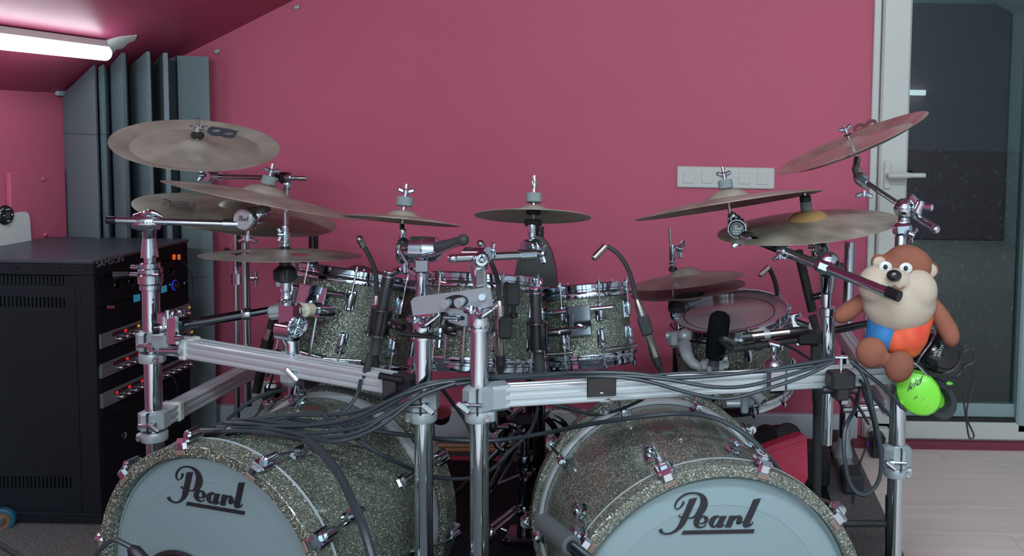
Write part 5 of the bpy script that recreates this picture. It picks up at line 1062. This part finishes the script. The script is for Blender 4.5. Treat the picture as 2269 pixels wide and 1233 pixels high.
# black upright clamp on the tom 2 rim
a = thing('rim_clamp', 'flat black clamp gripping the middle tom rim beside the gooseneck', 'clamp', P(1137, 650, 2.08))
obj('clamp_body', MB().box((.029, .012, .052), M.Translation(P(1138, 652, 2.08)), ch=.003).box((.010, .012, .10), M.Translation(P(1122, 672, 2.09)), ch=.002), RUBBER, a); obj('screw', MB().cyl(P(1138, 675, 2.08), P(1138, 705, 2.08), .0055).cyl(P(1138, 695, 2.08), P(1138, 702, 2.08), .010), BLACKP, a)
def condenser(label, p0, p1, Yv, r, cradle, lower, nm='condenser_microphone', arm_pts=None, grille=True):
    a = thing(nm, label, 'microphone', P(*p1, Yv)); A_, B_ = P(*p0, Yv), P(*p1, Yv); d = B_-A_; L_ = d.length; F = frame(A_, d)
    obj('body', MB().lathe([(r*.5, 0), (r*.92, .002), (r, .006), (r, L_)], F, 28), BLACKP, a)
    if grille:
        for k in range(4): obj('grille_ring', MB().lathe([(r+.0012, .008+k*.0062), (r+.0012, .0105+k*.0062), (r-.001, .0105+k*.0062), (r-.001, .008+k*.0062)], F, 28, close=True), CHROME2 if k < 1 else DCHROME, a)
        obj('grille_cap', MB().lathe([(r*.85, -.001), (r*.9, .0005), (r*.6, .0008)], F, 20), STEEL, a)
    if cradle:
        t0, t1 = cradle; 
        obj('cradle_ring', MB().lathe([(r+.001, L_*t0), (r+.0105, L_*t0), (r+.0115, L_*t0+.004), (r+.001, L_*t0+.005)], F, 28, close=True), BLACKG, a); obj('cradle_ring', MB().lathe([(r+.001, L_*t1-.004), (r+.012, L_*t1-.004), (r+.014, L_*t1), (r+.001, L_*t1)], F, 28, close=True), BLACKG, a)
        for k in range(4): an = R(45+90*k); obj('cradle_bar', MB().box((.008, .009, L_*(t1-t0)), F @ M.Rotation(an, 4, 'Z'), c=(r+.0085, 0, L_*(t0+t1)/2), ch=.003), BLACKG, a)
    for i, (x, y, rr_) in enumerate(lower[:-1]):
        x2, y2, r2_ = lower[i+1]; obj('plug_section', MB().cyl(P(x, y, Yv), P(x2, y2, Yv), rr_*S(Yv), r2_*S(Yv)), RUBBER, a)
    if arm_pts:
        obj('swivel', MB().tube([P(*q) for q in arm_pts], .0095, 12, 3).cyl(P(*arm_pts[0]), P(*arm_pts[-1]), .008), BLACKG, a)
        q = P(*arm_pts[len(arm_pts)//2]); obj('swivel_screw', MB().ell(q+V((0, -.010, 0)), (.005, .003, .005)), STEEL, a)
    return a
condenser('slanted black microphone with a ribbed grille in front of the largest tom', (863, 603), (836, 745), 1.93, .0125, (.56, .98), [(838, 745, 11), (830, 785, 11), (822, 785, 9), (812, 822, 8), (806, 842, 4)], arm_pts=[(862, 716, 1.92), (878, 722, 1.92), (893, 728, 1.91)])
condenser('upright black microphone with a ribbed grille between the middle and smallest toms', (1186, 640), (1191, 775), 2.04, .0130, (.54, 1.0), [(1192, 775, 12), (1196, 822, 12)], arm_pts=[(1215, 738, 2.03), (1240, 736, 2.03), (1263, 733, 2.04)])
condenser('slim dark microphone slanting behind the long right boom', (1768, 554), (1800, 690), 2.40, .0125, None, [(1800, 700, 10), (1810, 735, 8), (1822, 745, 5)], grille=False, arm_pts=[(1800, 660, 2.38), (1818, 655, 2.38), (1826, 652, 2.38)])
a = thing('foam_microphone', 'microphone with a tall black foam windshield in front of the floor tom', 'microphone', P(1585, 800, 2.28))
f0, f1 = P(1583, 795, 2.28), P(1597, 692, 2.28); d = f1-f0
obj('foam_windshield', MB().lathe([(.021, 0), (.0255, .010), (.0270, d.length*.5), (.0275, d.length-.022), (.024, d.length-.008), (.014, d.length), (.0001, d.length+.001)], frame(f0, d), 32), SPONGE, a); obj('base', MB().cyl(P(1580, 812, 2.28), f0, .014), RUBBER, a)
obj('lead', MB().tube([P(1590, 796, 2.25), P(1610, 785, 2.2), P(1625, 780, 2.18), P(1650, 755, 2.17)], .0022, 6, 8), CABLE, a)
a = thing('boom_microphone', 'slim microphone with silver sleeve lying along a black boom tube, by the foam windshield', 'microphone', P(1700, 745, 2.2))
m0, m1 = P(1646, 748, 2.2), P(1790, 731, 2.2)
cylo('tip', m0, lerp(m0, m1, .15), .0125, BLACKP, a, .0120); cylo('silver_sleeve', lerp(m0, m1, .14), lerp(m0, m1, .33), .0108, BRASSG, a); cylo('grey_band', lerp(m0, m1, .33), lerp(m0, m1, .42), .0112, CAST, a); cylo('silver_sleeve', lerp(m0, m1, .42), lerp(m0, m1, .72), .0105, BRASSG, a); obj('plug', MB().tube([lerp(m0, m1, .72), lerp(m0, m1, .9), m1], [.011, .010, .006], 16), BLACKP, a)
a = thing('boom_tube', 'long matt black boom tube passing behind the right post', 'microphone stand', P(1780, 755, 2.24))
cylo('tube', P(1618, 775, 2.24), P(1788, 750, 2.24), .0092, RUBBER, a); cylo('tube', P(1700, 763, 2.24), P(1930, 716, 2.30), .0100, BLACKG, a); obj('clutch', MB().box((.055, .035, .035), M.Translation(P(1790, 748, 2.24)), ch=.006), BLACKP, a)
obj('elbow', MB().tube([P(1625, 760, 2.22), P(1600, 752, 2.22), P(1622, 775, 2.23)], .009, 10, 5), BLACKP, a); collar(a, P(1680, 766, 2.24), (1, 0, .1), .0135, .018, RUBBER); obj('clutch_plate', MB().box((.035, .03, .10), M.Translation(P(1812, 775, 2.26)), ch=.004), RUBBER, a)
obj('black_tube', MB().tube([P(601, 725, 2.5), P(590, 770, 2.5), P(568, 870, 2.5)], [.012, .014, .012], 12), BLACKP, None, 'black upright microphone leaning beside the left column stand', None, 'microphone')
a = thing('leaning_microphone', 'black microphone with silver collar hanging behind the left rail', 'microphone', P(596, 745, 2.48)); cylo('silver_collar', P(600, 728, 2.48), P(594, 752, 2.48), .0125, BRASSG, a); cylo('barrel', P(606, 705, 2.48), P(600, 728, 2.48), .0115, BLACKP, a); cylo('tail', P(594, 752, 2.48), P(586, 795, 2.48), .0165, BLACKP, a)
# bass drum microphone lead in front at the left
a = thing('bass_microphone_lead', 'black microphone lead with a plug arching in front of the left bass drum head', 'cable', P(300, 1220, 1.6))
obj('lead', MB().tube([P(205, 1240, 1.6), P(228, 1212, 1.6), P(252, 1197, 1.6), P(276, 1206, 1.6), P(290, 1214, 1.6)], .0045, 10, 8), CABLE, a); obj('plug', MB().tube([P(288, 1213, 1.6), P(297, 1222, 1.6), P(322, 1250, 1.6)], [.006, .0115, .012], 16), BLACKP, a)
obj('floor_tube', MB().tube([P(-20, 1196, 1.95), P(60, 1245, 1.9)], .006, 10), RUBBER, None, 'thin dark lead crossing the lower left corner', None, 'cable')

# ------------------------------------------------------------ cables
def cable(label, pts, r=.0042, group='microphone cables in the bundle'):
    return obj('microphone_cable', MB().tube([P(*p) for p in pts], r, 8, 8), CABLE, None, label, None, 'cable', group)
LB = 'black microphone cable in the bundle draped from the right rail to the left bass drum'
cable('topmost black cable of the bundle along the right rail, ending near the side rail', [(1850, 795, 1.93), (1750, 812, 1.90), (1640, 828, 1.87), (1500, 838, 1.84), (1400, 828, 1.83), (1300, 826, 1.83), (1150, 832, 1.86), (1010, 842, 1.87), (930, 855, 1.865), (850, 895, 1.86), (760, 918, 1.88), (640, 921, 1.9), (560, 930, 1.9), (500, 942, 1.9)])
cable('black bundle cable sagging once in front of the right rail', [(1848, 800, 1.92), (1760, 828, 1.89), (1660, 855, 1.86), (1580, 858, 1.84), (1480, 842, 1.83), (1370, 832, 1.83), (1250, 830, 1.84), (1120, 838, 1.86), (1020, 845, 1.875), (930, 862, 1.86), (830, 915, 1.85), (740, 945, 1.86), (620, 938, 1.88), (540, 930, 1.9), (470, 946, 1.92)])
cable('longest black bundle cable, sagging below the right rail and ending at the cabinet side', [(1846, 803, 1.90), (1780, 835, 1.88), (1690, 865, 1.86), (1610, 884, 1.85), (1530, 872, 1.84), (1430, 845, 1.83), (1340, 835, 1.83), (1200, 836, 1.85), (1060, 846, 1.87), (960, 865, 1.86), (880, 905, 1.85), (800, 945, 1.84), (700, 960, 1.85), (560, 956, 1.87), (460, 960, 1.88), (400, 985, 1.9), (368, 1010, 1.9)])
cable('black bundle cable from the right middle post to the left bass drum claw', [(1030, 843, 1.875), (960, 853, 1.86), (880, 880, 1.85), (790, 925, 1.85), (700, 942, 1.86), (600, 946, 1.87), (500, 956, 1.9), (430, 962, 1.92), (385, 985, 1.93)])
cable('second lowest loop of the black cable fan over the left bass drum', [(1010, 852, 1.87), (940, 872, 1.855), (860, 920, 1.84), (790, 960, 1.83), (700, 972, 1.84), (600, 962, 1.86), (520, 955, 1.88), (440, 958, 1.9)])
cable('lowest loop of the black cable fan over the left bass drum', [(1010, 850, 1.865), (930, 880, 1.85), (850, 940, 1.83), (780, 972, 1.82), (720, 978, 1.82), (640, 958, 1.85), (560, 948, 1.88), (480, 948, 1.9)])
cable('black cable from the slanted microphone plug into the cable fan', [(800, 842, 1.92), (792, 872, 1.92), (770, 905, 1.90), (730, 930, 1.88), (650, 948, 1.87), (560, 940, 1.88), (500, 938, 1.9)])
cable('thin black cable lying straight on top of the right rail', [(1800, 812, 1.90), (1700, 824, 1.885), (1600, 828, 1.87), (1530, 826, 1.86), (1440, 832, 1.84)], .003)
cable('black cable dropping across the left bass drum shell under the bundle', [(480, 948, 1.91), (600, 932, 1.9), (700, 915, 1.9), (740, 940, 1.86), (830, 1000, 1.86), (900, 1035, 1.94), (960, 1058, 2.0), (1040, 1060, 2.05), (1090, 1040, 2.1), (1130, 1000, 2.15), (1175, 955, 2.2), (1192, 905, 2.25)], .0045, 'loose cables')
cable('black cable running from the bundle over the right bass drum to the red case', [(640, 928, 1.93), (760, 945, 1.92), (900, 965, 1.97), (1000, 975, 2.03), (1100, 976, 2.05), (1200, 962, 2.03), (1300, 942, 1.94), (1400, 927, 1.88), (1500, 917, 1.86), (1580, 926, 1.83), (1650, 962, 1.81), (1700, 1010, 1.79), (1750, 1072, 1.80)], .0052, 'loose cables')
cable('thick black cable curving down the left bass drum shell', [(680, 975, 1.80), (715, 1005, 1.76), (750, 1050, 1.71), (780, 1110, 1.64), (805, 1170, 1.58), (826, 1240, 1.55)], .0085, 'loose cables')
cable('black cable climbing from the bundle to the short left post', [(505, 930, 2.0), (535, 905, 2.05), (570, 882, 2.08), (620, 866, 2.08), (690, 858, 2.03), (760, 864, 2.02), (840, 885, 2.0)], .0045, 'loose cables')
cable('thin black cable hanging beside the left wall socket', [(608, 820, 2.5), (596, 860, 2.5), (572, 915, 2.5)], .003, 'loose cables')
cable('black cable hanging behind the left middle post', [(978, 860, 2.0), (1000, 890, 2.05), (1030, 930, 2.1), (1048, 970, 2.1)], .0045, 'loose cables')
cable('thin black cable dropping behind the middle posts to the floor', [(960, 930, 2.4), (962, 960, 2.4), (958, 985, 2.4)], .002, 'loose cables')
cable('thin black cable sloping behind the right rail to the bass drum rim', [(1210, 895, 2.1), (1260, 905, 2.1), (1320, 920, 2.08), (1380, 905, 2.05), (1425, 885, 2.0)], .004, 'loose cables')
cable('thin black cable sloping across the floor tom to the right', [(1712, 752, 2.3), (1760, 775, 2.3), (1800, 800, 2.25), (1830, 815, 2.2)], .0035, 'loose cables')
LR = 'black cable drooping from the black clamp at the right end of the rail'
cable('black cable hanging in a wide loop from the right end of the rail', [(1890, 800, 1.99), (1918, 840, 1.97), (1932, 900, 1.96), (1945, 960, 1.96), (1953, 1020, 1.96), (1945, 1070, 1.96), (1915, 1097, 1.96), (1885, 1075, 1.97), (1871, 1010, 1.98), (1873, 950, 2.0), (1895, 905, 2.05), (1902, 860, 2.1)], .0052, 'hanging cables at the right')
cable('black cable slanting from the black rail clamp behind the lime ear muff', [(1885, 800, 1.99), (1925, 832, 1.97), (1965, 865, 1.97), (2000, 905, 1.97)], .005, 'hanging cables at the right')
cable('black cable dropping from the right rail end to the black adapter', [(1895, 810, 2.02), (1915, 870, 2.05), (1935, 930, 2.1), (1945, 990, 2.3)], .0055, 'hanging cables at the right')
cable('short black cable passing behind the lower silver rail at the right', [(1865, 862, 2.1), (1895, 892, 2.15), (1925, 940, 2.3)], .004, 'hanging cables at the right')
cable('black cable slanting from the side rail to the right post', [(1905, 842, 2.0), (1935, 880, 2.0), (1975, 925, 2.02)], .004, 'hanging cables at the right')
cable('thin black lead running down over the carpet from the adapter', [(1922, 985, 3.3), (1905, 1030, 3.2), (1905, 1060, 3.1), (1890, 1110, 2.9), (1905, 1150, 2.85), (1918, 1188, 2.80), (1875, 1215, 2.70)], .0035, 'leads on the right carpet')
cable('thin black lead lying on the carpet behind the right bass drum', [(1830, 1128, 2.95), (1870, 1145, 2.9), (1900, 1180, 2.78), (1915, 1205, 2.7)], .003, 'leads on the right carpet')
cable('thin black lead on the carpet near the right post foot', [(1912, 1200, 2.7), (1940, 1210, 2.66), (1968, 1215, 2.65)], .0028, 'leads on the right carpet')
# adapter and white socket at the door post
a = thing('power_adapter', 'black power adapter with a violet light plugged into a white socket by the door', 'adapter', P(1945, 985, 3.40))
obj('white_socket', MB().box((.085, .05, .10), M.Translation(P(1948, 975, 3.42)), ch=.012), WHITE, a); obj('adapter_body', MB().box((.055, .07, .085), M.Translation(P(1943, 985, 3.35)), ch=.008), BLACKP, a); obj('indicator', MB().box((.004, .004, .012), M.Translation(P(1923, 985, 3.34)), ch=.001), LEDV, a, 'violet light')

# ------------------------------------------------------------ plush toy on the right rail (a plain stuffed bear)
def blob(nm, parts, m, par, label=None, voxel=.0045, sm=6):
    mb = MB()
    for q in parts:
        if q[0] == 'e': mb.ell(q[1], q[2], q[3] if len(q) > 3 else I4, 20, 12)
        else: mb.tube(q[1], q[2], 14)
    o = obj(nm, mb, m, par, label); md = o.modifiers.new('remesh', 'REMESH'); md.mode = 'VOXEL'; md.voxel_size = voxel; md.use_smooth_shade = True
    s_ = o.modifiers.new('smooth', 'SMOOTH'); s_.factor = .5; s_.iterations = sm; return o
YT = 1.95
def T(px, py, dy=0.0): return P(px, py, YT+dy)
def E(px, py, rx, ry, dy=0, rz=None, rot=0):
    c = T(px, py, dy); k = S(YT+dy); return ('e', (0, 0, 0), (rx*k, (rz or rx)*k, ry*k), M.Translation(c) @ M.Rotation(R(rot), 4, 'Y'))
bear = thing('plush_bear', 'stuffed brown toy bear in a blue and orange suit sitting on the right rail', 'plush toy', T(1975, 800))
def tube_(pts, rs): return ('t', [T(*p) for p in pts], [r_*S(YT) for r_ in rs])
body = blob('body', [E(1992, 625, 68, 72, .035, 58), E(2015, 585, 55, 42, .03, 45, 20), E(1948, 583, 20, 22, .03, 12, -20), E(2060, 600, 22, 22, .03, 12, 25), E(1985, 735, 62, 68, .03, 46),
    tube_([(1935, 655, .03), (1905, 672, .02), (1875, 694, .01), (1862, 702, 0)], [16, 19, 22, 18]), E(1866, 699, 22, 18, 0, 18, -35),
    tube_([(2055, 660, .03), (2080, 695, .02), (2100, 730, .01), (2110, 752, 0)], [17, 21, 23, 20]), E(2106, 746, 20, 25, 0, 19, -20),
    tube_([(1965, 765, .02), (1942, 776, 0), (1932, 781, -.02)], [22, 24, 24]), tube_([(2010, 765, .02), (2002, 788, 0), (1993, 808, -.03)], [22, 24, 22]),
    E(1931, 782, 37, 36, -.030, 26, 10), E(1993, 813, 33, 38, -.045, 26, 20)], BROWNF, bear)
blob('muzzle', [E(1945, 632, 46, 46, -.005, 46), E(2030, 645, 48, 50, -.005, 46), E(1992, 668, 84, 74, .01, 62), E(1985, 622, 34, 28, -.02, 34)], CREAM, bear, 'wide cream lower face')
obj('inner_ear', MB().ell((0, 0, 0), (.015, .006, .015), M.Translation(T(1949, 584, .012)), 16, 10), CREAM, bear); obj('inner_ear', MB().ell((0, 0, 0), (.016, .006, .016), M.Translation(T(2061, 601, .012)), 16, 10), CREAM, bear)
obj('nose', MB().ell((0, 0, 0), (.0165, .012, .0125), M.Translation(T(1981, 611, -.055)), 20, 12), BLACKG, bear)
for px, py in ((1962, 592), (2007, 595)): obj('eye', MB().ell((0, 0, 0), (.0050, .0050, .0055), M.Translation(T(px, py, -.028)), 16, 10), BLACKG, bear)
for px, py in ((1962, 592), (2007, 595)): obj('eye_patch', MB().ell((0, 0, 0), (.0145, .005, .0125), M.Translation(T(px, py, -.0235)), 20, 10), WHITE2, bear, 'white felt eye patch')
obj('mouth', MB().tube([T(1962, 634, -.055), T(1972, 640, -.060), T(1982, 634, -.062), T(1992, 641, -.060), T(2004, 636, -.055)], .0016, 6, 5), BROWNF, bear)
jl = blob('suit_left', [E(1955, 742, 38, 46, .012, 46, 12), E(1942, 765, 30, 24, .008, 34, 30), ('t', [T(1932, 668, .03), T(1938, 700, .015), T(1950, 740, .008)], [.013, .018, .030])], BLUEJ, bear, 'blue half of the suit', .004)
jr = blob('suit_right', [E(2010, 745, 46, 44, .004, 46, -12), E(2008, 772, 34, 22, .004, 36), E(1985, 755, 30, 36, -.002, 38), ('t', [T(2062, 678, .03), T(2050, 705, .012), T(2025, 742, .0)], [.013, .020, .034])], ORANGEJ, bear, 'orange half of the suit', .004)
# black ear muffs
a = thing('black_ear_muffs', 'black ear muffs with white lettering hanging under the arm of the toy bear', 'ear muffs', P(2080, 780, 2.02))
F = frame(P(2079, 781, 2.05), (.25, -1, .12), (1, .15, -.25))
obj('ear_shell', MB().lathe([(.048, -.004), (.0535, 0), (.052, .018), (.044, .031), (.028, .041), (.010, .044), (.0001, .0445)], F @ M.Diagonal((1.0, .90, 1, 1)), 48), BLACKG, a)
obj('far_shell', MB().lathe([(.040, 0), (.046, .01), (.030, .03), (.0001, .035)], frame(P(2045, 790, 2.12), (-.4, -1, 0)), 32), BLACKP, a)
obj('cushion', MB().lathe([(.050, -.022), (.054, -.012), (.048, -.003), (.03, -.004)], F @ M.Diagonal((1.0, .90, 1, 1)), 40), RUBBER, a)
nn = V((.25, -1, .12)).normalized(); oo = P(2079, 781, 2.05)+nn*.0415
def tdecal(txt, o, e1, e2, size, n, o3, m, par, lab):
    src = text_mb(txt, I4, 1.0, .0); mb = MB(); mb.v = [onplane(o[0]+e1[0]*v.x*size+e2[0]*v.y*size, o[1]+e1[1]*v.x*size+e2[1]*v.y*size, o3, n) for v in src.v]; mb.f = src.f
    mb.v += [q-n*.0012 for q in mb.v]; k = len(src.v); mb.f += [tuple(i+k for i in f[::-1]) for f in src.f]; return obj('lettering', mb, m, par, lab)
tdecal('VIC', (2074, 782), (.28, -.96), (-.90, -.25), 10.5, nn, oo+nn*.0035, WHITE2, a, 'white lettering VIC FIRTH'); tdecal('FIRTH', (2085, 778), (.28, -.96), (-.90, -.25), 10.5, nn, oo+nn*.0035, WHITE2, a, 'white lettering VIC FIRTH')
obj('headband_wire', MB().tube([P(2036, 730, 2.03), P(2055, 725, 2.02), P(2072, 733, 2.0), P(2062, 760, 1.98), P(2040, 790, 1.98), P(2028, 815, 1.99)], .0022, 8, 6), STEEL, a)
obj('headband_wire', MB().tube([P(2020, 800, 1.99), P(2040, 808, 1.99), P(2052, 825, 1.99), P(2075, 848, 1.99), P(2110, 855, 2.0), P(2140, 832, 2.02)], .0022, 8, 6), BLACKP, a)
obj('cord', MB().tube([P(2130, 800, 2.02), P(2137, 780, 2.02), P(2150, 776, 2.02), P(2160, 790, 2.02), P(2155, 805, 2.02), P(2140, 812, 2.02), P(2120, 835, 2.02), P(2090, 840, 2.0), P(2068, 828, 1.99)], .0021, 8, 6).tube([P(2140, 808, 2.02), P(2152, 818, 2.02), P(2161, 842, 2.02), P(2148, 880, 2.02), P(2142, 925, 2.02), P(2158, 965, 2.02), P(2148, 971, 2.02), P(2142, 940, 2.02), P(2136, 890, 2.02), P(2137, 840, 2.02), P(2132, 805, 2.02)], .0021, 8, 6), BLACKP, a, 'hanging black cord')
# lime ear muffs
a = thing('lime_ear_muffs', 'lime green ear muffs with black lettering hanging below the black pair', 'ear muffs', P(2035, 870, 1.99))
gn = V((-.15, -1, .12)).normalized(); GF = frame(P(2034, 871, 1.99), gn, (1, 0, -.0)) @ M.Rotation(R(-42), 4, 'Z')
obj('ear_shell', MB().lathe([(.044, -.012), (.0475, -.006), (.0475, .004), (.043, .013), (.030, .019), (.0001, .021)], GF @ M.Diagonal((1.17, .98, 1, 1)) @ M.Rotation(0, 4, 'Z'), 56), GREENP, a, 'lime green shell')
G2 = frame(P(2078, 885, 2.04), (.55, .8, -.1), (1, 0, 0)) @ M.Rotation(R(40), 4, 'Z')
obj('far_cushion', MB().lathe([(.024, -.006), (.032, -.016), (.044, -.014), (.050, .0), (.044, .012), (.030, .012)], frame(P(2076, 884, 2.045), (.28, -1, .15), (1, 0, 0)) @ M.Rotation(R(-42), 4, 'Z') @ M.Diagonal((1.15, .85, 1, 1)), 48, close=True), RUBBER, a, 'dark ear cushion')
obj('far_shell', MB().lathe([(.046, 0), (.044, -.02), (.02, -.03), (.0001, -.03)], frame(P(2078, 884, 2.06), (.28, -1, .15), (1, 0, 0)) @ M.Rotation(R(-42), 4, 'Z') @ M.Diagonal((1.1, .82, 1, 1)), 40), GREENP, a)
obj('pivot', MB().ell(P(2104, 851, 2.03), (.008, .006, .005)).ell(P(1996, 895, 1.98), (.006, .006, .008)), GREENP, a)
go_ = P(2034, 871, 1.99)+gn*.0225
tdecal('kid', (2028, 851), (.86, -.52), (.30, .92*-1), 31, gn, go_, LOGO, a, 'black lettering kid')
tdecal('CE', (2029, 882), (.9, -.35), (.25, -.95), 8, gn, go_, LOGO, a, 'small black mark CE')
for k, (px, py, w_) in enumerate(((2018, 843, 10), (2042, 880, 18), (2045, 886, 20), (2055, 902, 14))):
    tdecal('-'*max(3, w_//4), (px, py), (.84, -.5), (.3, -.95), 6, gn, go_, LOGO, a, 'tiny black print')
obj('headband_wire', MB().tube([P(2016, 802, 1.97), P(2035, 812, 1.97), P(2050, 828, 1.98), P(2078, 858, 2.0)], .0028, 8, 6), STEEL, a)
obj('headband', MB().tube([P(1990, 850, 2.0), P(1982, 870, 1.985), P(1990, 892, 1.975), P(2008, 912, 1.97)], .0032, 8, 6), BLACKP, a)
